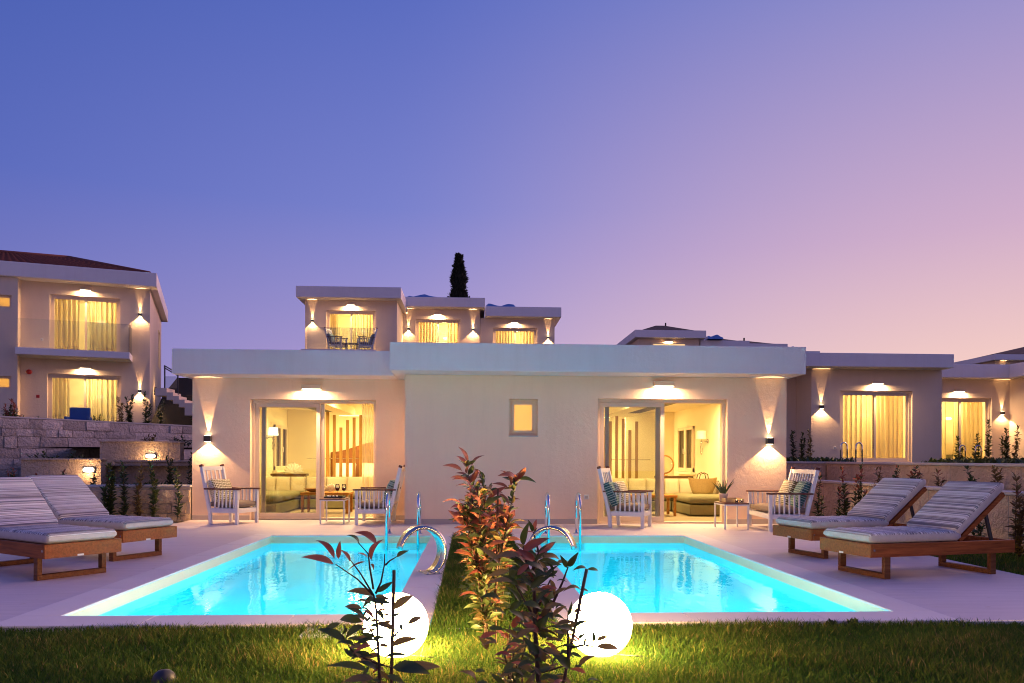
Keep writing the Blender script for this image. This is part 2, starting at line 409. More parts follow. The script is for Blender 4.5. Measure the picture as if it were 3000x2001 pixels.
# ------------------------------------------------------------------ the setting: ground, terrace, lawn
struct(MB().sheet(-300, 300, -60, 700, -.06, [(-7.6, 7.0, 5.4, 14.0)]).build('ground', 'ground'))
POOL_L = (-2.98, -.59, 5.85, 11.9); POOL_R = (.91, 3.23, 5.85, 11.87)
CW = .30
def outer(p): return (p[0] - CW, p[1] + CW, p[2] - .33, p[3] + CW)
OL, OR = outer(POOL_L), outer(POOL_R)
STRIP = (OL[1], OR[0], 5.52, 12.15)
DECK_X1 = 5.58
dk = MB()
dk.sheet(-9.0, DECK_X1, 5.52, 15.0, 0, [(OL[0], OL[1], 5.52, OL[3]), (OR[0], OR[1], 5.52, OR[3]), STRIP])
deck = struct(dk.build('terrace', 'deck_stone'))
MB().box(-9, OL[0] - .002, 5.50, 5.53, -.3, -.004).build('terrace_edge', 'coping_stone', deck)
MB().box(OR[1] + .002, DECK_X1, 5.50, 5.53, -.3, -.004).build('terrace_edge', 'coping_stone', deck)
struct(MB().sheet(-9, 9, -2, 5.52, -.035).build('lawn', 'lawn_soil'))
struct(MB().sheet(STRIP[0], STRIP[1], 5.52, STRIP[3], -.03).build('lawn_strip', 'lawn_soil'))
struct(MB().sheet(DECK_X1, 6.9, 5.3, 15.3, -.03).build('side_lawn', 'lawn_soil'))
# hillside behind the houses, hidden for the most part
def hill():
    nx, ny = 40, 30; vs = []; rnd = random.Random(4)
    for j in range(ny):
        for i in range(nx):
            x = -90 + 180 * i / (nx - 1); y = 27.5 + 120 * j / (ny - 1)
            h = 5.4 * min(1, max(0, (y - 29) / 9)) if x < 26 else 3.2 * min(1, max(0, (y - 34) / 14))
            if x < -9: h = min(h, 3.0)
            if y > 60: h = min(h, 6.0)
            vs.append((x, y, max(h, 0) - .2 + rnd.uniform(-.05, .05)))
    return MB().add(vs, [(j * nx + i, j * nx + i + 1, (j + 1) * nx + i + 1, (j + 1) * nx + i) for j in range(ny - 1) for i in range(nx - 1)], True)
struct(hill().build('hillside', 'ground'))

# ------------------------------------------------------------------ pools
def pool(p, label):
    x0, x1, y0, y1 = p
    t = thing('swimming_pool', label, 'pool', ((x0 + x1) / 2, (y0 + y1) / 2, -1.35), 0, 'pools side by side')
    WZ, D = -.11, -1.3
    b = MB(); T = .012
    vs = [(x0, y0, -.14), (x1, y0, -.14), (x1, y1, -.14), (x0, y1, -.14), (x0, y0, D), (x1, y0, D), (x1, y1, D), (x0, y1, D)]
    b.add(vs, [(0, 1, 5, 4), (1, 2, 6, 5), (2, 3, 7, 6), (3, 0, 4, 7), (4, 5, 6, 7)])
    me = bpy.data.meshes.new('basin'); me.from_pydata(b.v, [], b.f); me.materials.append(MATS['pool_paint'])
    bm = bmesh.new(); bm.from_mesh(me); bmesh.ops.recalc_face_normals(bm, faces=bm.faces); bmesh.ops.reverse_faces(bm, faces=bm.faces); bm.to_mesh(me); bm.free()
    link('basin', me, t, True)
    w = MB()
    vs = [(x0, y0, -.002), (x1, y0, -.002), (x1, y1, -.002), (x0, y1, -.002), (x0, y0, -.14), (x1, y0, -.14), (x1, y1, -.14), (x0, y1, -.14)]
    w.add(vs, [(0, 1, 5, 4), (1, 2, 6, 5), (2, 3, 7, 6), (3, 0, 4, 7)]).build('waterline_band', 'plaster_cream', t, world=True)
    me = bpy.data.meshes.new('water'); me.from_pydata([(x0, y0, WZ), (x1, y0, WZ), (x1, y1, WZ), (x0, y1, WZ)], [], [(0, 1, 2, 3)]); me.materials.append(MATS['water'])
    link('water', me, t, True)                                   # normal up: air above, water below
    # coping slabs
    o = outer(p)
    def slabs(a, b, n, fixed, along):
        for i in range(n):
            u0, u1 = a + (b - a) * i / n + .0015, a + (b - a) * (i + 1) / n - .0015
            m = MB()
            if along == 'x': m.box(u0, u1, fixed[0], fixed[1], -.014, .006)
            else: m.box(fixed[0], fixed[1], u0, u1, -.014, .006)
            m.build('coping_slab', 'coping_stone', t, .004, 1, True)
    slabs(o[0], o[1], 3, (o[2], y0 + .012), 'x'); slabs(o[0], o[1], 3, (y1 - .012, o[3]), 'x')
    slabs(y0 + .014, y1 - .014, 5, (o[0], x0 + .012), 'y'); slabs(y0 + .014, y1 - .014, 5, (x1 - .012, o[1]), 'y')
    MB().box(o[0], o[1], o[2] + .01, o[2] + .03, -.35, -.015).build('outer_face', 'coping_stone', t, world=True)
    for k in (.2, .5, .8):
        lx = x0 + (x1 - x0) * k
        MB().lathe([(0, .0), (.1, .0), (.1, .02), (.125, .022), (.125, 0)], 20, (lx, y0, -.62), 'y').build('pool_lamp', 'pool_lamp_glow', t, world=True)
        lamp('pool_light', 'AREA', t, (lx, y0 + .05, -.62), 68, (.55, .90, 1), (R(82), 0, 0), True, shape='DISK', size=.25)
    sx = x1 if x1 < 0 else x0; sg = -1 if x1 < 0 else 1
    for ky in (8.2, 10.6):
        MB().lathe([(0, .0), (.1, .0), (.1, sg * .02), (.125, sg * .022), (.125, 0)], 20, (sx, ky, -.62), 'x').build('pool_lamp', 'pool_lamp_glow', t, world=True)
        lamp('pool_light', 'AREA', t, (sx + sg * .05, ky, -.62), 48, (.55, .90, 1), (0, R(80) * -sg, 0), True, shape='DISK', size=.25)
    return t
pool(POOL_L, 'left lit turquoise pool in front of the set-back villa door')
pool(POOL_R, 'right lit turquoise pool in front of the open villa door')

# ------------------------------------------------------------------ main villa
ZS = 2.65
v = thing('villa', 'low white villa with flat overhanging roofs and two lit glass doors behind the pools', 'house', (.25, 18, 0))
DL = (-4.14, -1.81, 0., 2.26); DR = (2.25, 4.61, 0., 2.255); WN = (.66, 1.17, 1.58, 2.235)
MB().wall(-5.2, -1.192, 0, ZS, 14.95, 15.2, [DL]).build('wall', 'stucco', v, world=True)
MB().wall(-1.19, 5.70, 0, ZS, 14.05, 14.3, [DR, WN]).build('wall', 'stucco', v, world=True)
MB().box(-1.19, -.98, 14.302, 23.6, 0, ZS).build('wall', 'stucco', v, world=True)
MB().box(-5.2, -4.97, 15.202, 23.6, 0, ZS).build('side_wall', 'stucco', v, world=True)
MB().box(5.5, 5.70, 14.302, 23.6, 0, ZS).build('side_wall', 'stucco', v, world=True)
MB().box(-5.2, 5.70, 23.602, 23.85, 0, ZS).build('rear_wall', 'stucco', v, world=True)
MB().box(-5.34, -1.402, 14.30, 24.1, ZS + .002, 3.10).build('roof_slab', 'fascia', v, .012, 2, True)
MB().box(-1.40, 5.79, 13.42, 24.1, ZS + .004, 3.13).build('roof_slab', 'fascia', v, .012, 2, True)
for a, b, y in ((-5.2, -4.142, 14.95), (-1.808, -1.192, 14.95), (-1.19, 2.248, 14.05), (4.612, 5.70, 14.05)):
    MB().box(a, b, y - .012, y + .001, .001, .09).build('skirting', 'skirting', v, .003, 1, True)
# rooms
def rooms(x0, x1, y0, split_y):
    MB().sheet(x0, x1, y0, 23.6, .012).build('room_floor', 'room_floor', v, world=True)
    MB().sheet(x0, x1, y0, 23.6, 2.46).build('room_ceiling', 'room_paint', v, world=True)
    MB().box(x0, x0 + .012, y0, 23.6, .0, 2.46).build('room_lining', 'room_paint', v, world=True)
    MB().box(x1 - .012, x1, y0, 23.6, .0, 2.46).build('room_lining', 'room_paint', v, world=True)
    MB().box(x0, x1, 23.58, 23.6, .0, 2.46).build('room_lining', 'room_paint', v, world=True)
rooms(-4.968, -1.192, 15.2, 21.4); rooms(2.1, 5.498, 14.3, 21)
MB().box(2.0, 2.099, 14.302, 23.6, 0, 2.5).build('party_wall', 'room_paint', v, world=True)
MB().box(-4.95, -4.05, 21.4, 21.5, 0, 2.455).build('room_partition', 'room_paint', v, world=True)
MB().box(4.15, 5.48, 21.2, 21.3, 0, 2.455).build('room_partition', 'room_paint', v, world=True)
MB().box(-.978, 1.998, 17.0, 17.1, 0, 2.5).build('bath_wall', 'room_paint', v, world=True)
# ceiling bulkheads with air grilles
def bulkhead(x0, x1, y0, y1, gx0, gx1, gy0, gy1):
    b = MB().box(x0, x1, y0, y1, 2.27, 2.455).build('ceiling_bulkhead', 'room_paint', v, world=True)
    for i in range(7):
        xx = gx0 + (gx1 - gx0) * i / 7
        MB().box(xx, xx + (gx1 - gx0) / 14, gy0, gy1, 2.262, 2.268).build('grille_slat', 'bronze', b, world=True)
bulkhead(-3.75, -3.0, 15.25, 20.4, -3.62, -3.3, 16, 19)
bulkhead(3.35, 4.1, 14.4, 20.4, 3.7, 4.0, 15, 18.6)

def sash(parent, x0, x1, z0, z1, y, d, pane='glass', w=.075, wb=.09, wt=.075, m='frame_paint', world=True):
    s = MB().ring(x0, x1, z0, z1, y, y + d, w, wb, wt).build('sash', m, parent, .004, 1, world)
    MB().box(x0 + w - .01, x1 - w + .01, y + d * .45, y + d * .45 + .008, z0 + wb - .01, z1 - wt + .01).build('pane', pane, s, world=world)
    return s
# left door: sash closed on the left, opening on the right
f = MB().ring(DL[0] + .002, DL[1] - .002, 0.001, DL[3] - .002, 15.06, 15.19, .055, .03, .06).build('door_frame', 'frame_paint', v, .004, 1, True)
sash(v, DL[0] + .06, -2.87, .035, DL[3] - .065, 15.075, .05)
sash(v, DL[0] + .16, -2.80, .035, DL[3] - .065, 15.135, .045)
# right door: sash on the left, opening on the right
f = MB().ring(DR[0] + .002, DR[1] - .002, 0.001, DR[3] - .002, 14.16, 14.29, .055, .03, .06).build('door_frame', 'frame_paint', v, .004, 1, True)
sash(v, DR[0] + .06, 3.49, .035, DR[3] - .065, 14.175, .05)
sash(v, DR[0] + .16, 3.42, .035, DR[3] - .065, 14.235, .045)
# bathroom window
wf = MB().ring(WN[0] + .002, WN[1] - .002, WN[2] + .002, WN[3] - .002, 14.18, 14.26, .05).build('window', 'frame_paint', v, .004, 1, True)
MB().ring(WN[0] + .045, WN[1] - .045, WN[2] + .045, WN[3] - .045, 14.165, 14.2, .05).build('window_sash', 'frame_paint', wf, .004, 1, True)
MB().box(WN[0] + .09, WN[1] - .09, 14.21, 14.216, WN[2] + .09, WN[3] - .09).build('pane', 'frosted_pane', wf, world=True)
MB().box(WN[0] - .01, WN[1] + .01, 14.03, 14.18, WN[2] - .022, WN[2] + .001).build('window_sill', 'cap_stone', wf, .003, 1, True)
bl = MB().lathe([(0, 0), (.12, 0), (.12, .05), (0, .05)], 16, (.8, 15.6, 2.38)).build('bath_lamp', 'lamp_glow', v, world=True)
lamp('bath_light', 'POINT', bl, (.8, 15.4, 2.2), 75, ROOM, world=True, shadow_soft_size=.15)

# inside windows on the side walls of the rooms
def inner_window(x, s, ya, yb, label):
    t = thing('interior_window', label, 'window', (x, (ya + yb) / 2, .88))
    def F(m): return m
    def bx(a0, a1, d0, d1, z0, z1): return MB().box(min(x + s * d0, x + s * d1), max(x + s * d0, x + s * d1), a0, a1, z0, z1)
    for a0, a1 in ((ya, ya + .07), ((ya + yb) / 2 - .09, (ya + yb) / 2 + .09), (yb - .07, yb)): bx(a0, a1, .0, .06, .86, 2.0).build('stile', 'frame_paint', t, .005, 1, True)
    for z0, z1 in ((.86, .96), (1.92, 2.0)): bx(ya, yb, .002, .055, z0, z1).build('rail', 'frame_paint', t, .005, 1, True)
    for a0, a1 in ((ya + .07, (ya + yb) / 2 - .09), ((ya + yb) / 2 + .09, yb - .07)): bx(a0, a1, .005, .02, .96, 1.92).build('pane', 'window_dark', t, world=True)
    for a0, a1 in ((ya + .07, (ya + yb) / 2 - .09), ((ya + yb) / 2 + .09, yb - .07)): bx(a0, a1, .001, .004, .96, 1.92).build('shutter', 'taupe_cloth', t, world=True)
    mid = (ya + yb) / 2
    MB().tube([(x + s * .06, mid, 1.32), (x + s * .1, mid, 1.32), (x + s * .1, mid, 1.45)], .012, 6).build('handle', 'white_plastic', t, world=True)
    bx(ya - .08, yb + .08, .0, .12, .80, .855).build('window_sill', 'room_paint', t, .006, 1, True)
inner_window(-4.954, 1, 19.95, 21.2, 'narrow white framed window on the wall inside the left room')
inner_window(5.484, -1, 19.2, 20.6, 'white framed casement window on the wall inside the right room')

# room lamps (lit, seen through the doors)
def ceiling_lamp(x, y, z, e, label, w=.5, col=ROOM):
    t = thing('ceiling_lamp', label, 'lamp', (x, y, z))
    MB().lathe([(0, 0), (.05, 0), (.07, .0), (.075, -.012), (.05, -.014), (0, -.01)], 16).build('lamp_ring', 'white_plastic', t)
    MB().lathe([(0, -.0145), (.045, -.0145)], 16).build('lamp_lens', 'lamp_glow', t)
    lamp('ceiling_light', 'AREA', t, (0, 0, -.03), e, col, shape='DISK', size=w)
ceiling_lamp(-4.3, 17.4, 2.455, 95, 'small round downlight in the ceiling above the left corner sofa')
ceiling_lamp(-2.4, 17.2, 2.455, 85, 'small round downlight in the ceiling behind the left open door')
ceiling_lamp(4.8, 16.6, 2.455, 125, 'small round downlight in the ceiling above the right corner sofa')
ceiling_lamp(2.8, 16.6, 2.455, 85, 'small round downlight in the ceiling behind the right closed sash')
def cove(x0, x1, y, e, label):
    t = thing('cove_lamp', label, 'lamp', ((x0 + x1) / 2, y, 2.38))
    MB().box(x0, x1, y - .05, y, 2.38, 2.41).build('housing', 'white_plastic', t, world=True)
    MB().box(x0, x1, y - .045, y - .005, 2.412, 2.42).build('light_strip', 'cove_glow', t, world=True)
    lamp('cove_light', 'AREA', t, ((x0 + x1) / 2, 21.4, 2.43), e, (1, .74, .32), world=True, shape='RECTANGLE', size=1.4, size_y=1.6)
cove(-3.9, -1.3, 23.4, 260, 'glowing cove light along the bedroom ceiling of the left room')
cove(2.2, 4.1, 23.4, 260, 'glowing cove light along the bedroom ceiling of the right room')

# ------------------------------------------------------------------ furniture inside the rooms
def cushion_mesh(w, d, h, puff=.25, n=6):      # soft rounded slab centred on x,y with its base at z 0
    m = MB(); vs = []; fs = []
    g = lambda i: -1 + 2 * i / n
    prof = lambda a: (1 - abs(a) ** 4)
    for top in (1, 0):
        for i in range(n + 1):
            for j in range(n + 1):
                a, b = g(i), g(j); k = (prof(a) * prof(b)) ** .5 if prof(a) * prof(b) > 0 else 0
                zz = h / 2 + (h / 2) * ((1 - puff) + puff * k) if top else h / 2 - (h / 2) * ((1 - puff) + puff * k)
                if abs(a) == 1 or abs(b) == 1: zz = h / 2 + (h * .28 if top else -h * .28)
                vs.append((a * w / 2 * (1 - .02 * (1 - abs(b))), b * d / 2, zz))
    o = (n + 1) ** 2; ix = lambda i, j: i * (n + 1) + j
    for i in range(n):
        for j in range(n):
            fs.append((ix(i, j), ix(i + 1, j), ix(i + 1, j + 1), ix(i, j + 1))); fs.append((o + ix(i, j), o + ix(i, j + 1), o + ix(i + 1, j + 1), o + ix(i + 1, j)))
    for i in range(n):
        fs += [(ix(i, 0), o + ix(i, 0), o + ix(i + 1, 0), ix(i + 1, 0)), (ix(i, n), ix(i + 1, n), o + ix(i + 1, n), o + ix(i, n)),
               (ix(0, i), ix(0, i + 1), o + ix(0, i + 1), o + ix(0, i)), (ix(n, i), o + ix(n, i), o + ix(n, i + 1), ix(n, i + 1))]
    return m.add(vs, fs, True)
def sofa(label, xm0, xm1, ym0, ym1, xc0, xc1, yc0):
    t = thing('corner_sofa', label, 'sofa', ((xm0 + xm1) / 2, ym0, 0))
    MB().box(xm0, xm1, ym0, ym1, .03, .24).build('base', 'sofa_green', t, .02, 2, True)
    MB().box(xc0, xc1, yc0, ym1, .03, .24).build('chaise_base', 'sofa_green', t, .02, 2, True)
    n = 3; w = (xm1 - xm0) / n
    for i in range(n):
        cx = xm0 + w * (i + .5)
        o = cushion_mesh(w * .99, ym1 - ym0 - .2, .18, .35).build('seat_cushion', 'sofa_green', t); o.location = (cx - t.location.x, (ym1 - ym0 - .2) / 2, .235)
    o = cushion_mesh(xc1 - xc0 - .02, ym1 - yc0 - .2, .19, .3).build('chaise_cushion', 'sofa_green', t); o.location = ((xc0 + xc1) / 2 - t.location.x, (yc0 + ym1 - .2) / 2 - ym0, .235)
    k = 5; w = (xm1 - xm0) / k
    for i in range(k):
        o = cushion_mesh(w * .98, .42, .17, .5).build('back_cushion', 'sofa_beige', t); o.rotation_euler = (R(80), 0, 0); o.location = (xm0 + w * (i + .5) - t.location.x, ym1 - ym0 - .10, .50)
    wx = xc0 if xc0 < xm0 else xc1; s = 1 if xc0 < xm0 else -1
    for i in range(3):
        dd = (ym1 - yc0 - .9) / 3
        o = cushion_mesh(.42, dd * .98, .16, .5).build('back_cushion', 'sofa_beige', t); o.rotation_euler = (0, R(-80 * s), 0); o.location = (wx + s * .12 - t.location.x, yc0 + .7 + dd * (i + .5) - ym0, .50)
    k = 3; w = (xc1 - xc0) / k
    for i in range(k):
        o = cushion_mesh(w * .98, .42, .17, .5).build('back_cushion', 'sofa_beige', t); o.rotation_euler = (R(80), 0, 0); o.location = (xc0 + w * (i + .5) - t.location.x, ym1 - ym0 - .10, .50)
    return t
sofa('beige and olive corner sofa inside the left room behind the wine table', -3.88, -1.5, 18.0, 18.9, -4.93, -3.9, 15.95)
sofa('beige and olive corner sofa with a straw bag on it inside the right room', 2.35, 4.42, 17.3, 18.2, 4.44, 5.47, 15.85)

def slats(xs, zs, y, label):
    t = thing('slat_screen', label, 'room divider', (sum(xs) / len(xs), y, 0))
    for x, z in zip(xs, zs): MB().box(x - .035, x + .035, y - .02, y + .02, .013, z).build('slat', 'slat_wood', t, .003, 1, True)
    MB().tube([(xs[0] - .5, y + .03, 1.16), (xs[-1] + .35, y + .03, 1.16)], .006, 6).build('tie_rod', 'brushed_steel', t, world=True)
slats([-3.44, -3.284, -3.128, -2.972, -2.816, -2.66], [2.27, 2.2, 1.9, 2.08, 2.14, 2.2], 19.0, 'row of six upright wooden slats behind the sofa of the left room')
slats([3.19, 3.35, 3.506, 3.667, 3.83, 3.995], [1.95, 2.09, 2.22, 2.15, 1.88, 2.09], 19.0, 'row of upright wooden slats behind the glass sash of the right room')

def bed(x0, x1, label, flip=1):
    t = thing('bed', label, 'bed', ((x0 + x1) / 2, 22.5, 0))
    MB().box(x0, x1, 21.45, 23.35, .05, .3).build('bed_base', 'headboard_brown', t, .02, 2, True)
    o = cushion_mesh(x1 - x0, 1.9, .3, .2).build('mattress', 'linen', t); o.location = (0, -.1, .3)
    # tufted headboard with a sloping top
    n = 16; nz = 8; vs = []
    for side in (0, 1):
        for i in range(n + 1):
            for k in range(nz + 1):
                u = i / n; x = x0 + (x1 - x0) * u; uu = u if flip > 0 else 1 - u
                top = 1.35 + .30 * (.5 - .5 * math.cos(math.pi * min(1, uu * 1.25)))
                dep = .04 * abs(math.sin(u * n * math.pi / 2.3) * math.sin(k * math.pi / 2.2))
                vs.append((x, 23.42 - dep if side == 0 else 23.55, .3 + (top - .3) * k / nz))
    q = (n + 1) * (nz + 1); ix = lambda i, k: i * (nz + 1) + k; fs = []
    for i in range(n):
        for k in range(nz): fs += [(ix(i, k), ix(i + 1, k), ix(i + 1, k + 1), ix(i, k + 1)), (q + ix(i, k), q + ix(i, k + 1), q + ix(i + 1, k + 1), q + ix(i + 1, k))]
        fs += [(ix(i, nz), ix(i + 1, nz), q + ix(i + 1, nz), q + ix(i, nz))]
    for k in range(nz): fs += [(ix(0, k), ix(0, k + 1), q + ix(0, k + 1), q + ix(0, k)), (ix(n, k), q + ix(n, k), q + ix(n, k + 1), ix(n, k + 1))]
    MB().add(vs, fs, True).build('headboard', 'headboard_brown', t, world=True)
    for s in (.27, .73):
        o = cushion_mesh(.62, .42, .2, .6).build('pillow', 'linen', t); o.rotation_euler = (R(70), 0, 0); o.location = (x0 + (x1 - x0) * s - t.location.x, .72, .78)
bed(-4.15, -2.45, 'bed with tufted brown headboard and white pillow behind the slats of the left room', 1)
bed(2.35, 3.95, 'bed with tufted brown headboard behind the slats of the right room', -1)

def low_table(x0, x1, y0, y1, h, label):
    t = thing('coffee_table', label, 'table', ((x0 + x1) / 2, (y0 + y1) / 2, .012))
    MB().box(x0, x1, y0, y1, h - .05, h).build('table_top', 'orange_wood', t, .006, 1, True)
    for x in (x0 + .02, x1 - .07):
        for y in (y0 + .02, y1 - .07): MB().box(x, x + .05, y, y + .05, .013, h - .05).build('leg', 'orange_wood', t, .004, 1, True)
low_table(-3.55, -2.55, 16.5, 17.2, .45, 'orange wood coffee table in front of the sofa in the left room')
low_table(3.2, 4.18, 15.85, 16.5, .44, 'orange wood coffee table beside the chaise in the right room')
def console(x0, x1, y0, y1, h, label):
    t = thing('console_table', label, 'table', ((x0 + x1) / 2, (y0 + y1) / 2, .012))
    MB().box(x0, x1, y0, y1, h - .05, h).build('table_top', 'console_wood', t, .006, 1, True)
    MB().box(x0 + .04, x1 - .04, y0 + .02, y1 - .02, h - .15, h - .051).build('drawer', 'console_wood', t, .004, 1, True)
    for x in (x0 + .02, x1 - .07):
        for y in (y0 + .02, y1 - .07): MB().box(x, x + .05, y, y + .05, .013, h - .15).build('leg', 'console_wood', t, .004, 1, True)
console(-4.78, -3.95, 18.98, 19.35, .79, 'dark wood console table behind the sofa in the left room')
console(4.35, 5.2, 18.3, 18.65, .78, 'dark wood console table behind the sofa in the right room')
def shell(x, y, z, s, label):
    n, k = 28, 8; vs = []; fs = []
    for i in range(n + 1):
        a = math.pi * (-.08 + 1.16 * i / n)
        for j in range(k + 1):
            r = s * j / k * (1 + .12 * math.cos(i * 2.4)); vs.append((x + r * math.cos(a), y + .09 * s * math.sin(i * 2.4) * j / k + .25 * s * (j / k) ** 2 - .1 * s, z + .02 + r * max(math.sin(a), -.02) + .02 * s))
    fs = [(i * (k + 1) + j, (i + 1) * (k + 1) + j, (i + 1) * (k + 1) + j + 1, i * (k + 1) + j + 1) for i in range(n) for j in range(k)]
    m = MB().add(vs, fs, True); t = thing('shell_ornament', label, 'ornament', (x, y, z))
    o = m.build('shell', 'shell', t, world=True); sm = o.modifiers.new('thick', 'SOLIDIFY'); sm.thickness = .012
    MB().lathe([(.0, z), (.05 * s / .2, z), (.06 * s / .2, z + .012), (.03 * s / .2, z + .03), (0, z + .04)], 14, (x, y, 0)).build('foot', 'shell', t, world=True)
shell(-4.28, 19.15, .79, .22, 'large ribbed white shell ornament on the console in the left room')
shell(-2.98, 16.85, .45, .14, 'small white shell ornament on the coffee table behind the wine glasses')
b = MB().lathe([(.0, 0), (.06, .0), (.11, .02), (.2, .075), (.19, .075), (.1, .03), (0, .02)], 24, (0, 0, 0)).build('bowl', 'orange_wood'); b.location = (-3.33, 16.75, .452)
tag(b, 'shallow wooden bowl on the coffee table in the left room', 'bowl')
g = thing('glass_sculpture', 'round amber glass disc sculpture standing on the right console', 'ornament', (4.55, 18.45, .78))
MB().lathe([(.0, -.012), (.12, -.02), (.19, -.025), (.21, 0), (.19, .025), (.12, .02), (0, .012)], 28, (0, 0, .27), 'y').build('disc', 'goblet_glass', g)
MB().lathe([(.2, -.018), (.225, -.018), (.225, .018), (.2, .018), (.2, -.018)], 28, (0, 0, .27), 'y').build('rim', 'orange_wood', g)
MB().lathe([(0, 0), (.08, 0), (.08, .012), (.02, .02), (.015, .06), (0, .06)], 16).build('foot', 'orange_wood', g)
g = thing('tote_bag', 'straw tote bag sitting on the chaise in the right room', 'bag', (5.02, 16.95, .425))
vs = []
for k in range(7):
    for i in range(20):
        a = 2 * math.pi * i / 20; h = k / 6; w = .24 + .07 * h - .03 * (1 - h) ** 3
        vs.append((w * math.cos(a) * 1.05, .10 * (1 + .2 * h) * math.sin(a), .34 * h + .02 * math.cos(2 * a) * h))
MB().add(vs, [(k * 20 + i, k * 20 + (i + 1) % 20, (k + 1) * 20 + (i + 1) % 20, (k + 1) * 20 + i) for k in range(6) for i in range(20)] + [tuple(reversed(range(20)))], True).build('bag_body', 'straw', g)
for yy in (-.1, .1): MB().tube([(-.1, yy, .33), (-.08, yy, .42), (0, yy, .46), (.08, yy, .42), (.1, yy, .33)], .01, 6).build('handle', 'console_wood', g)

def wall_sconce(x, s, y, z, label, lit):
    t = thing('shaded_wall_lamp', label, 'lamp', (x, y, z))
    MB().lathe([(0, 0), (.05, 0), (.05, s * .02), (0, s * .02)], 14, (0, 0, -.12), 'x').build('back_plate', 'brushed_steel', t)
    MB().tube([(s * .01, 0, -.12), (s * .16, 0, -.12), (s * .16, 0, -.03)], .01, 6).build('arm', 'brushed_steel', t)
    MB().lathe([(.005, -.44), (.02, -.40), (.032, -.3), (.014, -.2), (.03, -.14), (0, -.12)], 12, (s * .16, 0, 0)).build('crystal_drop', 'goblet_glass', t)
    MB().lathe([(.12, -.07), (.105, .12), (.10, .12), (.115, -.07), (.12, -.07)], 20, (s * .16, 0, 0)).build('lamp_shade', 'shade_glow' if lit else 'linen', t)
    if lit: lamp('shade_light', 'POINT', t, (s * .16, 0, .02), 5, ROOM, shadow_soft_size=.06)
wall_sconce(-4.954, 1, 19.3, 1.78, 'lit white wall lamp with crystal drop inside the left room', True)
wall_sconce(5.484, -1, 18.1, 1.72, 'wall lamp with white shade and crystal drop inside the right room', False)
g = thing('hanging_fish', 'teal and brown wooden fish hanging on the right room wall', 'wall ornament', (5.47, 17.0, 1.3))
MB().add([(0, -.14, .68), (0, .0, .58), (0, .16, .30), (0, .02, .08), (0, -.03, .30), (-.02, -.14, .68), (-.02, .0, .58), (-.02, .16, .30), (-.02, .02, .08), (-.02, -.03, .30)],
         [(0, 1, 2, 3, 4), (9, 8, 7, 6, 5), (0, 5, 6, 1), (1, 6, 7, 2), (2, 7, 8, 3), (3, 8, 9, 4), (4, 9, 5, 0)]).build('fish_body', 'art_teal', g)
MB().box(-.03, -.02, -.06, .05, .26, .46).build('fish_middle', 'console_wood', g, .004, 1)
MB().add([(-.01, .0, .08), (-.01, .14, -.22), (-.01, .02, -.28), (-.01, -.1, -.2), (-.025, .0, .08), (-.025, .14, -.22), (-.025, .02, -.28), (-.025, -.1, -.2)],
         [(0, 1, 2, 3), (7, 6, 5, 4), (0, 4, 5, 1), (1, 5, 6, 2), (2, 6, 7, 3), (3, 7, 4, 0)]).build('fish_tail', 'art_teal', g)

def curtain(name_label, x0, x1, y, z0, z1, folds, amp, m, M=None, group=None, spread=1.0, cat='curtain', seed=0):
    n = max(24, folds * 8); vs = []; rnd = random.Random(seed); nz = 5
    ph = [rnd.uniform(-.7, .7) for _ in range(folds + 2)]
    for k in range(nz + 1):
        z = z0 + (z1 - z0) * k / nz; tt = 1 - k / nz
        for i in range(n + 1):
            u = i / n; x = x0 + (x1 - x0) * u
            a = u * folds * 2 * math.pi + ph[int(u * folds)] * math.sin(u * folds * math.pi) ** 2
            vs.append((x + .02 * tt * math.sin(a * .5 + 1), y + amp * math.sin(a) * (1 + .35 * tt), z))
    o = MB().add(vs, [(k * (n + 1) + i, k * (n + 1) + i + 1, (k + 1) * (n + 1) + i + 1, (k + 1) * (n + 1) + i) for k in range(nz) for i in range(n)], True).build('curtain', m)
    if M is not None: o.matrix_world = M
    return tag(o, name_label, cat, group)
curtain('sheer cream curtain gathered at the right side of the left open door', -2.14, -1.84, 15.42, .03, 2.44, 6, .035, 'curtain_sheer', seed=1)
curtain('thin cream curtain gathered at the left edge of the left door', -4.12, -3.95, 15.42, .03, 2.44, 3, .03, 'curtain_sheer', seed=2)

# ------------------------------------------------------------------ outdoor lamps on the walls
def up_down_lamp(loc, rz, label, group, k=1.0):      # local +y runs into the wall
    t = thing('up_down_wall_lamp', label, 'wall lamp', loc, rz, group)
    MB().box(-.06, .06, -.11, -.002, -.055, .055).build('lamp_body', 'bronze', t, .008, 2)
    for s in (1, -1):
        MB().box(-.045, .045, -.095, -.02, min(s * .0552, s * .058), max(s * .0552, s * .058)).build('lens', 'lamp_glow', t)
    lamp('up_light', 'SPOT', t, (0, -.022, .064), 125 * k, WARM, (R(180 - 2), 0, 0), spot_size=R(30), spot_blend=.35, shadow_soft_size=.004)
    lamp('down_light', 'SPOT', t, (0, -.045, -.064), 110 * k, WARM, (R(2), 0, 0), spot_size=R(108), spot_blend=.2, shadow_soft_size=.004)
    return t
def door_lamp(loc, rz, label, group, k=1.0, w=.36):
    t = thing('door_lamp', label, 'wall lamp', loc, rz, group)
    MB().box(-w / 2, w / 2, -.11, -.002, 0, .085).build('lamp_body', 'frame_paint', t, .008, 2)
    MB().box(-w / 2 + .015, w / 2 - .015, -.1, -.012, -.012, -.0005).build('diffuser', 'lamp_glow', t)
    lamp('door_light', 'AREA', t, (0, -.06, -.02), 95 * k, (1, .60, .30), (R(-8), 0, 0), shape='RECTANGLE', size=w * .9, size_y=.07)
    return t
GS, GD = 'up and down wall lamps on the villas', 'lamps above the glass doors'
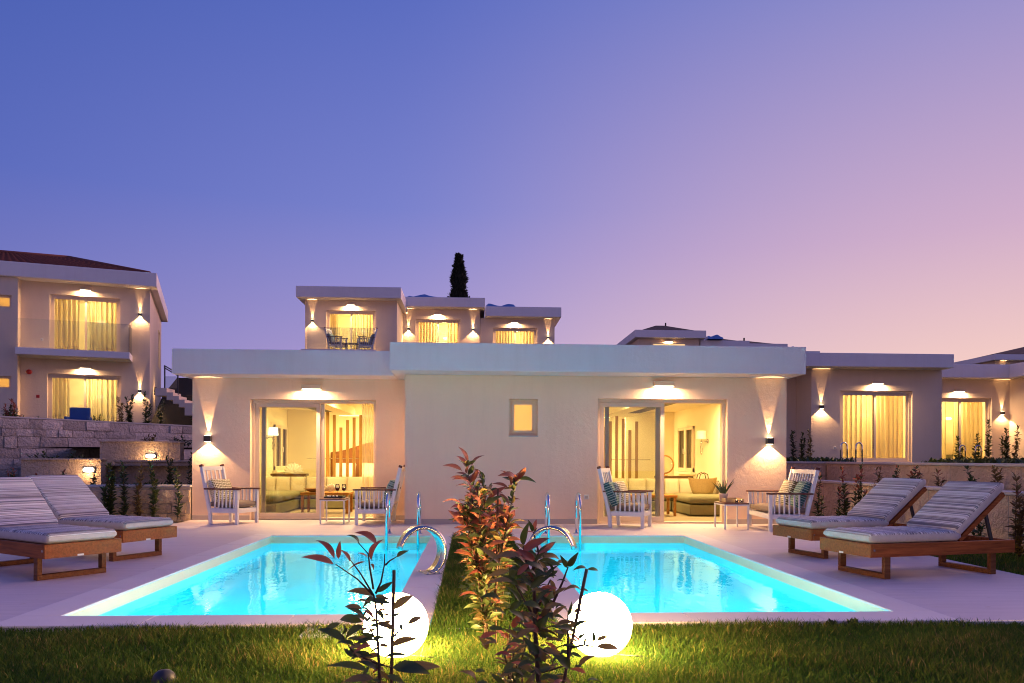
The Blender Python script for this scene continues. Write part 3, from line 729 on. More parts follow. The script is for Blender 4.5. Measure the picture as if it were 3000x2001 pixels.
up_down_lamp((-4.90, 14.948, 1.515), 0, 'lit up and down lamp on the wall left of the left glass door', GS)
up_down_lamp((5.37, 14.048, 1.505), 0, 'lit up and down lamp on the wall above the right loveseat', GS)
door_lamp((-3.0, 14.948, 2.45), 0, 'lit lamp above the left glass door of the main villa', GD)
door_lamp((3.43, 14.048, 2.48), 0, 'lit lamp above the right glass door of the main villa', GD)
def plate(loc, rz, label, m='white_plastic', s=.085, cat='socket', name='wall_socket'):
    t = thing(name, label, cat, loc, rz)
    MB().box(-s / 2, s / 2, -.012, -.001, -s / 2, s / 2).build('plate', m, t, .003, 1)
    MB().box(-s * .3, s * .3, -.022, -.0125, -s * .3, s * .3).build('cover', m if m != 'white_plastic' else 'cap_stone', t, .002, 1)
plate((2.05, 14.05, .485), 0, 'small square wall socket left of the right glass door')

# ------------------------------------------------------------------ terrace furniture
def armchair(name, label, cat, width, nback, loc, rz, group):
    t = thing(name, label, cat, loc, rz, group)
    w = width / 2 - .03; AH = .60
    back_x = lambda z: -.27 - .20 * max(0, z - .1) / .9
    for s in (-1, 1):
        y = s * w
        MB().box(.255, .31, y - .025, y + .025, 0, AH).build('front_leg', 'white_paint', t, .004, 1)
        m = MB(); m.bar((-.27, y, 0), (-.285, y, .2), .045, .06, (1, 0, 0)).bar((-.285, y, .199), (back_x(1.0), y, 1.0), .045, .06, (1, 0, 0))
        m.build('rear_leg', 'white_paint', t, .004, 1)
        MB().bar((back_x(1.001), y, 1.001), (back_x(1.05), y, 1.04), .047, .062, (1, 0, 0)).build('post_cap', 'armrest_wood', t, .003, 1)
        MB().box(-.40, .345, y - .035, y + .035, AH + .001, AH + .028).build('armrest', 'armrest_wood', t, .006, 1)
        MB().box(-.27, .255, y - .015, y + .015, .2, .275).build('side_rail', 'white_paint', t, .003, 1)
        for i in range(6):
            x = -.2 + .4 * i / 5 + .02
            MB().box(x - .012, x + .012, y - .009, y + .009, .274, AH).build('side_slat', 'white_paint', t)
    MB().box(.265, .30, -w + .026, w - .026, .2, .275).build('front_rail', 'white_paint', t, .003, 1)
    MB().box(-.28, -.25, -w + .026, w - .026, .2, .275).build('rear_rail', 'white_paint', t, .003, 1)
    MB().box(-.24, .26, -w + .02, w - .02, .262, .28).build('seat_board', 'white_paint', t)
    MB().bar((back_x(.97), -w + .02, .97), (back_x(.97), w - .02, .97), .03, .07).build('top_rail', 'white_paint', t, .003, 1)
    MB().bar((back_x(.36), -w + .02, .36), (back_x(.36), w - .02, .36), .03, .05).build('lower_rail', 'white_paint', t, .003, 1)
    for i in range(nback):
        y = -w + 2 * w * (i + 1) / (nback + 1)
        MB().bar((back_x(.36), y, .36), (back_x(.95), y, .95), .024, .016, (1, 0, 0)).build('back_slat', 'white_paint', t)
    o = cushion_mesh(.57, width - .11, .13, .25).build('seat_cushion', 'taupe_cloth', t); o.location = (.0, 0, .281)
    return t
GC = 'white slatted chairs on the terrace'
armchair('armchair', 'white slatted armchair with olive pillow beside the left glass door', 'armchair', .60, 4, (-4.22, 14.22, 0), R(-22), GC)
armchair('armchair', 'white slatted armchair with two pillows in front of the right glass sash', 'armchair', .62, 4, (2.72, 13.46, 0), R(-25), GC)
armchair('loveseat', 'white slatted loveseat with teal pillow right of the wine table', 'loveseat', 1.02, 8, (-1.72, 14.3, 0), R(180), GC)
armchair('loveseat', 'white slatted loveseat with patterned pillows below the right wall lamp', 'loveseat', 1.25, 9, (5.16, 13.13, 0), R(176), GC)
def pillow(loc, rz, label, m, w=.46, h=.42, tilt=68, group='patterned pillows'):
    o = cushion_mesh(h, w, .17, .75, 8).build('pillow', m); o.location = loc
    o.rotation_euler = (Matrix.Rotation(rz, 3, 'Z') @ Matrix.Rotation(R(-(180 - tilt)), 3, 'Y')).to_euler()
    return tag(o, label, 'pillow', group)
def on_chair(loc, rz, x, y, z): 
    p = Matrix.Rotation(rz, 3, 'Z') @ Vector((x, y, 0)); return (loc[0] + p.x, loc[1] + p.y, z)
pillow(on_chair((-4.22, 14.22), R(-22), -.2, .02, .60), R(-22), 'olive and cream patterned pillow on the armchair by the left door', 'pillow_olive', .5)
pillow(on_chair((2.72, 13.46), R(-25), -.2, -.13, .60), R(-19), 'teal patterned pillow on the armchair before the right glass sash', 'pillow_teal', .42)
pillow(on_chair((2.72, 13.46), R(-25), -.1, .1, .60), R(-30), 'olive patterned pillow leaning beside the teal one on the right armchair', 'pillow_olive', .44)
pillow(on_chair((-1.72, 14.3), R(180), -.2, .15, .60), R(174), 'dark teal patterned pillow on the loveseat by the wine table', 'pillow_teal', .46)
pillow(on_chair((5.16, 13.13), R(176), -.15, -.18, .62), R(176), 'olive and cream patterned pillow at the far end of the right loveseat', 'pillow_olive', .52, .46)
pillow(on_chair((5.16, 13.13), R(176), -.2, .32, .62), R(170), 'dark teal patterned pillow at the near end of the right loveseat', 'pillow_teal', .5, .46)

def side_table(x0, x1, y0, y1, h, label):
    t = thing('side_table', label, 'table', ((x0 + x1) / 2, (y0 + y1) / 2, 0), 0, 'white metal side tables')
    MB().box(x0, x1, y0, y1, h - .022, h).build('table_top', 'armrest_wood', t, .004, 1, True)
    MB().ring(x0 + .004, x1 - .004, 0, 0, 0, 0, .02) if False else None
    for a, b in (((x0 + .015, y0 + .015), (x1 - .015, y0 + .015)), ((x1 - .015, y0 + .015), (x1 - .015, y1 - .015)), ((x1 - .015, y1 - .015), (x0 + .015, y1 - .015)), ((x0 + .015, y1 - .015), (x0 + .015, y0 + .015))):
        MB().bar((*a, h - .034), (*b, h - .034), .022, .022).build('apron', 'white_paint', t, world=True)
    for x in (x0 + .015, x1 - .015):
        for y in (y0 + .015, y1 - .015): MB().box(x - .0125, x + .0125, y - .0125, y + .0125, 0, h - .023).build('leg', 'white_paint', t, .002, 1, True)
side_table(-2.68, -2.24, 14.03, 14.66, .45, 'small white side table with two wine glasses before the left open door')
side_table(4.20, 4.62, 12.93, 13.5, .44, 'small white side table with potted aloe and candles by the right loveseat')
def tray(x0, x1, y0, y1, z, label, m, d=.02):
    t = thing('tray', label, 'tray', ((x0 + x1) / 2, (y0 + y1) / 2, z))
    MB().box(x0, x1, y0, y1, z + .001, z + .008).build('tray_floor', m, t, world=True)
    for a, b in (((x0, y0), (x1, y0)), ((x1, y0), (x1, y1)), ((x1, y1), (x0, y1)), ((x0, y1), (x0, y0))): MB().bar((*a, z + d / 2 + .008), (*b, z + d / 2 + .008), .012, d).build('tray_rim', m, t, world=True)
tray(-2.62, -2.30, 14.15, 14.5, .45, 'dark flat tray under the wine glasses', 'dark_metal')
tray(4.28, 4.58, 13.1, 13.45, .44, 'straw coloured tray behind the candles', 'straw', .06)
def wine_glass(x, y, z, label):
    t = thing('wine_glass', label, 'wine glass', (x, y, z), 0, 'glasses of red wine')
    MB().lathe([(0, 0), (.036, .001), (.034, .004), (.006, .009), (.0045, .05), (.0045, .1), (.012, .112), (.034, .135), (.043, .165), (.041, .20), (.034, .235), (.033, .235), (.040, .20), (.0415, .165), (.0, .116)], 20).build('bowl', 'goblet_glass', t)
    MB().lathe([(0, .117), (.03, .135), (.0395, .16), (.0395, .172), (0, .1722)], 18).build('red_wine', 'wine', t)
wine_glass(-2.42, 14.35, .459, 'left of two glasses of red wine on the side table')
wine_glass(-2.31, 14.38, .459, 'right of two glasses of red wine on the side table')
for i, (x, y) in enumerate(((-2.57, 14.25), (-2.53, 14.22), (-2.48, 14.28), (-2.41, 14.24))):
    o = MB().lathe([(0, 0), (.018, .0), (.02, .02), (.012, .035), (0, .04)], 12).build('shell_piece', 'shell'); o.location = (x, y, .459)
    tag(o, ('first', 'second', 'third', 'fourth')[i] + ' tiny white shell from the left on the dark wine tray', 'shell', 'white shells on the tray')
def candle(x, y, z, label):
    t = thing('candle', label, 'candle', (x, y, z), 0, 'candles on the right side table')
    MB().lathe([(0, 0), (.022, 0), (.026, .045), (.023, .045), (.02, .01), (0, .008)], 16).build('holder', 'goblet_glass', t)
    MB().lathe([(0, .006), (.018, .008), (.018, .024), (0, .026)], 14).build('wax', 'linen', t)
    MB().lathe([(0, .028), (.006, .036), (.004, .048), (0, .058)], 8).build('flame', 'flame', t)
    lamp('candle_light', 'POINT', t, (0, 0, .05), .25, (1, .6, .25), shadow_soft_size=.01)
candle(4.44, 13.03, .44, 'left lit candle on the right side table'); candle(4.52, 13.04, .44, 'right lit candle on the right side table')
t = thing('potted_aloe', 'spiky green aloe in a pale pot on the right side table', 'plant', (4.32, 13.36, .44))
MB().lathe([(0, .0), (.055, 0), (.075, .12), (.075, .135), (.066, .135), (.06, .11), (0, .11)], 20, (0, 0, .008)).build('pot', 'pot_clay', t)
rnd = random.Random(3)
for i in range(13):
    a = i * 2.4; ln = rnd.uniform(.2, .36); sp = rnd.uniform(.25, .75)
    pts = [(.02 * math.cos(a), .02 * math.sin(a), .115)]
    for k in range(1, 6): pts.append((math.cos(a) * ln * sp * (k / 5) ** 1.3 + .02 * math.cos(a), math.sin(a) * ln * sp * (k / 5) ** 1.3 + .02 * math.sin(a), .115 + ln * (1 - .35 * sp) * k / 5))
    MB().tube(pts, [.012, .016, .014, .010, .006, .001], 5).build('leaf', 'leaf_green', t)

# sun loungers
def matt(L, Wd, T, run0, wide=1.0):
    n = 26; m = MB(); prof = [(-1, .15), (-1, .78), (-.975, .93), (-.92, 1), (0, 1.03), (.92, 1), (.975, .93), (1, .78), (1, .15), (.96, 0), (-.96, 0)]
    vs = []; runs = []; k = len(prof)
    for i in range(n + 1):
        u = i / n; e = min(1, (min(u, 1 - u) * L / .02 + .35)) if i in (0, n) else 1
        for y, z in prof:
            zz = T * (.5 + (z - .5) * (e if e < 1 else 1)); vs.append((u * L, y * Wd / 2 * (.985 if e < 1 else 1), zz + .003 * math.sin(u * L * 40) * (z > .9)))
            runs.append(run0 + u * L if z > .0 else run0)
    fs = [(i * k + j, i * k + (j + 1) % k, (i + 1) * k + (j + 1) % k, (i + 1) * k + j) for i in range(n) for j in range(k)]
    m.add(vs, fs, True); b = 0
    m.f += [tuple(reversed(range(k))), tuple(n * k + j for j in range(k))]; m.sm += [False, False]
    me = bpy.data.meshes.new('mattress'); me.from_pydata(m.v, [], m.f); me.polygons.foreach_set('use_smooth', m.sm)
    at = me.attributes.new('run', 'FLOAT', 'POINT'); at.data.foreach_set('value', runs)
    me.materials.append(MATS['stripe_cloth']); me.materials.append(MATS['mattress_side'])
    for q, p in enumerate(me.polygons):
        if q >= n * k or (q % k) in (0, 7, 8, 9, 10): p.material_index = 1
    return me
def lounger(label, loc, rz, run):
    t = thing('sun_lounger', label, 'sun lounger', loc, rz, 'wooden sun loungers by the pools')
    W2, L = .355, 1.80
    for s in (-1, 1): MB().box(.032, L, s * W2 - .016, s * W2 + .016, .22, .35).build('side_board', 'lounger_wood', t, .004, 1)
    MB().box(0, .03, -W2 - .016, W2 + .016, .22, .35).build('end_board', 'lounger_wood', t, .004, 1)
    MB().box(L - .03, L - .002, -W2 + .017, W2 - .017, .22, .345).build('end_board', 'lounger_wood', t, .004, 1)
    for i in range(9):
        x = .06 + i * .125; MB().box(x, x + .1, -W2 + .017, W2 - .017, .325, .345).build('slat', 'lounger_wood', t)
    for x in (.2, 1.52):
        lg = MB().box(x, x + .07, -W2 + .022, W2 - .022, .0, .05).build('leg_foot', 'leg_wood', t, .003, 1)
        for s in (-1, 1): MB().box(x, x + .07, s * (W2 - .045) - .0225, s * (W2 - .045) + .0225, .051, .33).build('leg', 'leg_wood', t, .003, 1)
    MB().box(.4, 1.5, -.02, .02, .225, .26).build('centre_rail', 'lounger_wood', t)
    MB().box(-.003, -.0005, .01, .07, .222, .24).build('name_plate', 'white_plastic', t)
    HX, A, BL = 1.14, R(39), .74
    fr = MB()
    ca, sa = math.cos(A), math.sin(A)
    for s in (-1, 1): MB().bar((HX, s * .3, .352), (HX + BL * ca, s * .3, .352 + BL * sa), .03, .045).build('back_rail', 'lounger_wood', t)
    for i in range(6):
        u = .06 + i * .125; MB().bar((HX + u * ca - .0 * sa, -.3, .352 + u * sa + .0), (HX + u * ca, .3, .352 + u * sa), .09, .018, (-sa, 0, ca)).build('back_slat', 'lounger_wood', t)
    for s in (-1, 1): MB().bar((HX + .5 * ca, s * .25, .352 + .5 * sa - .02), (HX + .5, s * .25, .26), .025, .03).build('prop', 'dark_metal', t)
    o = link('mattress', matt(HX - .01, .66, .10, run), t); o.location = (.012, 0, .351)
    o = link('mattress_back', matt(BL + .04, .66, .10, run + 1.2), t); o.location = (HX + .0 - .035 * sa, 0, .352 + .035 * ca + .01); o.rotation_euler = (0, -A, 0)
    for s in (-1, 1): MB().box(.03 + .0, .05, s * (W2 + .0165), s * (W2 + .0165) + s * .002, .28, .3).build('bolt', 'brushed_steel', t)
    return t
lounger('striped wooden sun lounger nearest the camera right of the right pool', (3.74, 7.75, 0), R(14), 0)
lounger('striped wooden sun lounger behind the nearer one right of the right pool', (3.85, 9.33, 0), R(14), 3.3)
lounger('striped wooden sun lounger cut by the left picture edge', (-3.685, 7.716, 0), R(145), 6.1)
lounger('striped wooden sun lounger second from the left beside the left pool', (-3.64, 9.16, 0), R(153), 9.7)

# pool ladders
def ladder(x0, x1, yb, z0, label, depth=.95, cat='pool ladder'):
    t = thing('pool_ladder', label, cat, ((x0 + x1) / 2, yb, z0), 0, 'steel pool ladders')
    yf = yb - .42
    for x in (x0, x1):
        pts = [(x, yb, z0), (x, yb, z0 + .42)]
        for k in range(9):
            a = math.pi * k / 8; pts.append((x, (yb + yf) / 2 + (yb - yf) / 2 * math.cos(a), z0 + .44 + .2 * math.sin(a)))
        pts += [(x, yf, z0 + .42), (x, yf, z0 - depth)]
        MB().tube(pts, .0215, 12).build('handrail', 'chrome', t, world=True)
        MB().lathe([(.0215, 0), (.05, 0), (.05, .012), (.03, .02), (.0215, .02)], 16, (x, yb, z0 + .001)).build('flange', 'chrome', t, world=True)
    for k in range(3): MB().box(x0, x1, yf - .03, yf + .04, z0 - .28 - .26 * k, z0 - .25 - .26 * k).build('step', 'chrome', t, .006, 1, True)
ladder(-1.265, -.80, 12.22, 0, 'chrome ladder at the back edge of the left pool')
ladder(1.15, 1.625, 12.2, 0, 'chrome ladder at the back edge of the right pool')

# stainless waterfall spouts bending over the pools
def spout(x, y, s, label):
    t = thing('waterfall_spout', label, 'pool spout', (x, y, .006), R(22) * s, 'curved steel waterfall spouts')
    path = []
    for k in range(25):
        u = k / 24; a = R(-62 + 232 * u); r = .215 + .03 * u
        path.append((r * math.cos(a) * .92, r * math.sin(a) * 1.02 + .205))
    x00 = path[0][0]
    n = len(path); vs = []; th = .012
    for i, (px, pz) in enumerate(path):
        d = Vector((path[min(i + 1, n - 1)][0] - path[max(i - 1, 0)][0], path[min(i + 1, n - 1)][1] - path[max(i - 1, 0)][1])).normalized()
        nx, nz = d.y, -d.x; u = i / (n - 1); hw = .115 - .03 * u; tt = th * (1 + 2.2 * math.sin(math.pi * min(1, u * 1.1)))
        for yy, o in ((-hw, 0), (-hw, tt), (hw, tt), (hw, 0)): vs.append((s * (px - x00 + nx * o), yy, pz + nz * o))
    fs = [(i * 4 + j, i * 4 + (j + 1) % 4, (i + 1) * 4 + (j + 1) % 4, (i + 1) * 4 + j) for i in range(n - 1) for j in range(4)] + [(3, 2, 1, 0), tuple((n - 1) * 4 + j for j in range(4))]
    zmin = min(v_[2] for v_ in vs); vs = [(a, b, c - zmin + .004) for a, b, c in vs]
    MB().add(vs, fs, True).build('blade', 'brushed_steel', t)
    MB().box(-.08, .08, -.14, .14, 0, .008).build('base_plate', 'brushed_steel', t, .003, 1)
    for bx in (-.06, .06):
        for by in (-.12, .12): MB().lathe([(0, .02), (.008, .018), (.01, .0085), (0, .0085)], 8, (bx, by, 0)).build('bolt', 'chrome', t)
spout(-.42, 7.98, 1, 'curved polished steel spout bending over the left pool')
spout(.73, 7.98, -1, 'curved polished steel spout bending over the right pool behind the bush')

# glowing globes on the lawn, skimmer lid, spot light
def globe(x, y, r, label):
    t = thing('globe_lamp', label, 'globe lamp', (x, y, -.03), 0, 'glowing globe lamps on the lawn')
    prof = [(r * math.sin(math.pi * k / 24), r - r * math.cos(math.pi * k / 24) + .0) for k in range(25)]
    MB().lathe(prof, 40).build('globe', 'globe_glow', t)
    MB().lathe([(0, -.01), (r * .45, -.01), (r * .45, .02), (r * .3, .035), (0, .035)], 20).build('base', 'bronze', t)
    MB().tube([(r * .4, .02, .005), (r * .8, -.06, .02), (r * 1.1, -.12, .03), (r * 1.25, -.04, .012), (r * 1.5, -.1, .004)], .004, 5).build('cable', 'dark_metal', t)
globe(-.448, 4.72, .192, 'left glowing white globe lamp behind the leafy seedling')
globe(.77, 4.70, .192, 'right glowing white globe lamp on the grass')
t = thing('skimmer_lid', 'white skimmer lid set in the lawn beside the left pool edge', 'pool lid', (-.94, 5.36, -.03))
MB().box(-.19, .19, -.16, .15, -.02, .018).build('lid_plate', 'white_plastic', t, .006, 2)
MB().lathe([(.1, .019), (.105, .022), (.11, .019)], 24).build('lid_ring', 'white_plastic', t)
t = thing('garden_spotlight', 'small dark dome spotlight in the grass at the lower left', 'spotlight', (-1.6, 4.2, -.03))
MB().lathe([(.062, 0), (.06, .03), (.05, .055), (.03, .072), (0, .078)], 18).build('dome', 'dark_metal', t)
MB().lathe([(.068, -.01), (.068, .012), (.06, .014)], 18).build('collar', 'dark_metal', t)

# ------------------------------------------------------------------ retaining walls and garden beds
def stone_block(seed, m_='stone'):
    rnd = random.Random(seed); m = MB()
    vs = []
    for x in (-.5, 0, .5):
        for z in (-.5, 0, .5):
            e = 1 if (x or z) else 1.5
            vs.append((x + rnd.uniform(-.03, .03), -.5 - (rnd.uniform(.0, .25) if not (abs(x) == .5 and abs(z) == .5) else 0) - (.15 if x == 0 and z == 0 else 0), z + rnd.uniform(-.05, .05)))
    k = len(vs)
    for x in (-.5, 0, .5):
        for z in (-.5, 0, .5): vs.append((x, .5, z))
    ix = lambda i, j, b: b * 9 + i * 3 + j; fs = []
    for i in range(2):
        for j in range(2): fs += [(ix(i, j, 0), ix(i + 1, j, 0), ix(i + 1, j + 1, 0), ix(i, j + 1, 0))]
        fs += [(ix(i, 0, 0), ix(i, 0, 1), ix(i + 1, 0, 1), ix(i + 1, 0, 0)), (ix(i, 2, 0), ix(i + 1, 2, 0), ix(i + 1, 2, 1), ix(i, 2, 1))]
        fs += [(ix(0, i, 0), ix(0, i + 1, 0), ix(0, i + 1, 1), ix(0, i, 1)), (ix(2, i, 0), ix(2, i, 1), ix(2, i + 1, 1), ix(2, i + 1, 0))]
    return m.add(vs, fs, False).mesh('stone', m_, .02, 1)
BLOCKS = {k: [stone_block(i, k) for i in range(7)] for k in ('stone', 'warm_lit_stone')}
def wall_run(name, label, p0, p1, z0, z1a, z1b, core, stones=None, th=.35, cap=True, seed=1, capm='cap_stone', joints=0, sm='stone'):
    """straight garden wall from p0 to p1 (front face on that line); stones = (course height, mean length)"""
    p0, p1 = Vector((*p0, 0)), Vector((*p1, 0)); L = (p1 - p0).length; a = math.atan2(p1.y - p0.y, p1.x - p0.x)
    t = thing(name, label, 'wall', (p0.x, p0.y, z0), a)
    h0, h1 = z1a - z0, z1b - z0
    m = MB(); nseg = 2
    m.add([(0, 0, 0), (L, 0, 0), (L, 0, h1), (0, 0, h0), (0, th, 0), (L, th, 0), (L, th, h1), (0, th, h0)], [(0, 1, 2, 3), (5, 4, 7, 6), (4, 0, 3, 7), (1, 5, 6, 2), (3, 2, 6, 7), (4, 5, 1, 0)])
    m.build('wall_core', core, t)
    for i in range(joints):
        x = L * (i + .7) / joints; hh = h0 + (h1 - h0) * x / L
        MB().box(x - .004, x + .004, -.003, .01, .01, hh - .01).build('joint', 'mortar', t)
    if cap:
        MB().add([(-.02, -.04, h0 + .001), (L + .02, -.04, h1 + .001), (L + .02, -.04, h1 + .045), (-.02, -.04, h0 + .045), (-.02, th + .03, h0 + .001), (L + .02, th + .03, h1 + .001), (L + .02, th + .03, h1 + .045), (-.02, th + .03, h0 + .045)],
                 [(0, 1, 2, 3), (5, 4, 7, 6), (4, 0, 3, 7), (1, 5, 6, 2), (3, 2, 6, 7), (4, 5, 1, 0)]).build('coping', capm, t, .006, 1)
    if stones:
        ch, ml = stones; rnd = random.Random(seed); z = 0.; row = 0
        while z < max(h0, h1) - .02:
            hh = ch * rnd.uniform(.75, 1.25); x = -rnd.uniform(0, ml * .6)
            while x < L:
                w = ml * rnd.uniform(.5, 1.5); xa, xb = max(x, 0), min(x + w, L); top = h0 + (h1 - h0) * (xa + xb) / 2 / L
                he = min(hh, top - z)
                if xb - xa > .08 and he > .05:
                    o = link('stone', rnd.choice(BLOCKS[sm]), t)
                    o.location = ((xa + xb) / 2, rnd.uniform(-.005, .012), z + he / 2); o.scale = (xb - xa - .014, rnd.uniform(.05, .09), he - .014)
                    if rnd.random() < .5: o.rotation_euler = (0, math.pi, 0)
                x += w
            z += hh; row += 1
    return t
wall_run('stone_wall', 'tall grey stone wall below the left two-storey villa', (-14.6, 20), (-8.2, 26.96), 0, 2.26, 2.15, 'mortar', (.27, .62), .4, seed=5)
wall_run('terrace_wall', 'upper rough planter wall with a lit oval lamp, below the tall stone wall', (-9.2, 20), (-7.25, 20), .3, 1.54, 1.52, 'rough_wall', None, .25, seed=2, capm='rough_wall', joints=2)
wall_run('terrace_wall', 'rough planter wall with a lit oval lamp behind the left loungers', (-9.7, 17.5), (-8.02, 17.5), .2, 1.09, 1.09, 'rough_wall', None, .25, capm='rough_wall', joints=2)
wall_run('terrace_wall', 'rough set-back planter wall behind the tall green shrubs beside the villa', (-8.0, 18.1), (-5.35, 18.1), .2, 1.06, 1.05, 'rough_wall', None, .25, capm='rough_wall', joints=3)
wall_run('low_stone_wall', 'low stone wall coloured as if warmly lit, left of the villa corner', (-7.25, 14.9), (-5.22, 14.9), -.05, .60, .61, 'mortar', (.2, .4), .3, seed=8, sm='warm_lit_stone')
wall_run('low_stone_wall', 'low stone wall behind the left sun loungers', (-9.6, 14.75), (-7.27, 14.75), -.05, .66, .65, 'mortar', (.21, .45), .3, seed=9, sm='warm_lit_stone')
wall_run('low_stone_wall', 'low rough wall running behind the right sun loungers', (6.9, 16.4), (6.9, 7.5), -.05, .72, .72, 'rough_wall', None, .25, seed=12, joints=5)
wall_run('terrace_wall', 'rough retaining wall of the upper terrace right of the villa', (7.8, 17.0), (7.8, 7.0), 0, 1.09, 1.07, 'rough_wall', None, .3, seed=13, joints=6)
wall_run('terrace_wall', 'short shaded retaining wall between the villa corner and the right shrubs', (5.72, 17.0), (7.78, 17.0), 0, 1.09, 1.09, 'rough_wall', None, .3, seed=14, joints=2)
def bed(name, x0, x1, y0, y1, z, m='soil'): struct(MB().sheet(x0, x1, y0, y1, z).build(name, m))
bed('garden_bed', -9.6, -5.22, 15.0, 18.2, .5); bed('garden_bed', -10.5, -5.3, 17.7, 20.2, .98); bed('garden_bed', -11.5, -5.4, 20.2, 24.5, 1.42)
bed('garden_bed', 7.1, 7.8, 7.5, 17, .62); bed('garden_bed', 5.9, 6.92, 15.3, 17, .0); bed('garden_strip', -9, -5.2, 14.2, 14.76, .006)
bed('upper_terrace', 8.05, 60, 6, 34, 1.04, 'ground'); bed('upper_terrace', 5.8, 8.05, 17.25, 34, 1.04, 'ground')
struct(MB().add([(-14.6, 20.2, 2.0), (-8.2, 27.2, 2.0), (-8.2, 30.5, 2.0), (-8.2, 45, 2.0), (-40, 45, 2.0), (-40, 10, 2.0)], [(0, 1, 2, 3, 4, 5)]).build('upper_terrace', 'ground'))
struct(MB().add([(x, y, z) for x in (-12.1, -8.2, -4) for y, z in ((29.9, 2.0), (31.5, 3.6), (33, 4.45), (45, 4.5))], [(i * 4 + j, (i + 1) * 4 + j, (i + 1) * 4 + j + 1, i * 4 + j + 1) for i in range(2) for j in range(3)]).build('dark_bank', 'dark_soil'))
# oval bulkhead lamps on the planter walls
def oval_lamp(loc, label, e=2.2):
    t = thing('oval_wall_lamp', label, 'wall lamp', loc, 0, 'oval lamps on the planter walls')
    n = 24; vs = []
    for y, k in ((0, 1), (-.05, 1), (-.07, .8)):
        for i in range(n): a = 2 * math.pi * i / n; vs.append((.11 * k * (abs(math.cos(a)) ** .6) * (1 if math.cos(a) > 0 else -1), y, .05 * k * (abs(math.sin(a)) ** .6) * (1 if math.sin(a) > 0 else -1)))
    MB().add(vs, [(j * n + i, j * n + (i + 1) % n, (j + 1) * n + (i + 1) % n, (j + 1) * n + i) for j in range(2) for i in range(n)] + [tuple(2 * n + i for i in range(n))], True).build('diffuser', 'lamp_glow', t)
    MB().box(-.13, .13, -.02, -.001, -.066, .066).build('back_plate', 'bronze', t, .02, 2)
    lamp('oval_light', 'POINT', t, (0, -.14, -.04), e, WARM, shadow_soft_size=.05)
oval_lamp((-8.27, 17.498, .89), 'lit oval lamp on the planter wall behind the left loungers', 8)
oval_lamp((-7.96, 19.998, 1.2), 'lit oval lamp on the upper planter wall below the stone wall', 10)

# ------------------------------------------------------------------ neighbouring villas
def far_window(t, M, x0, x1, z0, z1, y, tag_txt, e, cl=.5, cr=.5, depth=2.4, dark=None, seed=0, opened=0):
    """glass sliding door in the facade plane (local y) with a lit room and curtains behind"""
    MB().ring(x0 + .002, x1 - .002, z0 + .001, z1 - .002, y + .08, y + .2, .06, .04, .07).build('door_frame', 'frame_paint', t)
    xm = (x0 + x1) / 2
    sash(t, x0 + .06, xm + .04, z0 + .04, z1 - .07, y + .09, .045, world=False)
    sash(t, xm - .04, x1 - .06, z0 + .04, z1 - .07, y + .14, .045, world=False)
    a, b, c = x0 - .5, x1 + .5, y + .26
    rm = MB().add([(a, c, z0), (b, c, z0), (b, c, z1 + .2), (a, c, z1 + .2), (a, c + depth, z0), (b, c + depth, z0), (b, c + depth, z1 + .2), (a, c + depth, z1 + .2)],
                  [(0, 1, 5, 4), (3, 7, 6, 2), (0, 4, 7, 3), (1, 2, 6, 5), (4, 5, 6, 7)]).build('room', 'room_paint', t)
    l = MB().lathe([(0, 0), (.14, 0), (.16, .06), (.1, .1), (0, .1)], 14, (xm + .35, c + 1.2, z1 - .75)).build('room_lamp', 'shade_glow', rm)
    lamp('room_light', 'POINT', l, (xm + .2, c + .9, z1 - .35), e * 2.4, ROOM, shadow_soft_size=.12)
    if cl: curtain('gathered cream curtain in the left half of ' + tag_txt, x0 + .1, x0 + .1 + (xm - x0) * cl, y + .42, z0 + .02, z1 + .05, max(4, int(8 * cl)), .085, 'curtain_far', M, 'curtains in the lit doors', seed=seed)
    if cr: curtain('gathered cream curtain in the right half of ' + tag_txt, x1 - .1 - (x1 - xm) * cr, x1 - .1, y + .42, z0 + .02, z1 + .05, max(4, int(8 * cr)), .085, 'curtain_far', M, 'curtains in the lit doors', seed=seed + 9)
def TM(loc, rz): return Matrix.Translation(loc) @ Matrix.Rotation(rz, 4, 'Z')

# left two-storey villa, turned a little
LO, LA = (-12.4, 31, 0), R(18); LM = TM(LO, LA)
t = thing('villa', 'two-storey white villa with balcony and red tiled roof on the left terrace', 'house', LO, LA)
U, Lw = (-3.37, -1.03, 5.06, 7.2), (-3.43, -1.0, 2.0, 4.26)
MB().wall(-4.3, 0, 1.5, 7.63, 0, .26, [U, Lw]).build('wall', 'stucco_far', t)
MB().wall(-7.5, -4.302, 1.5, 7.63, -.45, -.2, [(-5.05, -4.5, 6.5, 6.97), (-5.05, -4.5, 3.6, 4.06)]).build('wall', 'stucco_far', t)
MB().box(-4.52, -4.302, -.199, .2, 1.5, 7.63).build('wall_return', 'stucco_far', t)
MB().wall(.262, 7.4, 1.5, 7.63, 0, .24, [(5.2, 6.4, 5.2, 6.9)]).build('side_wall', 'stucco_far', t).matrix_local = Matrix.Rotation(R(90), 4, 'Z')
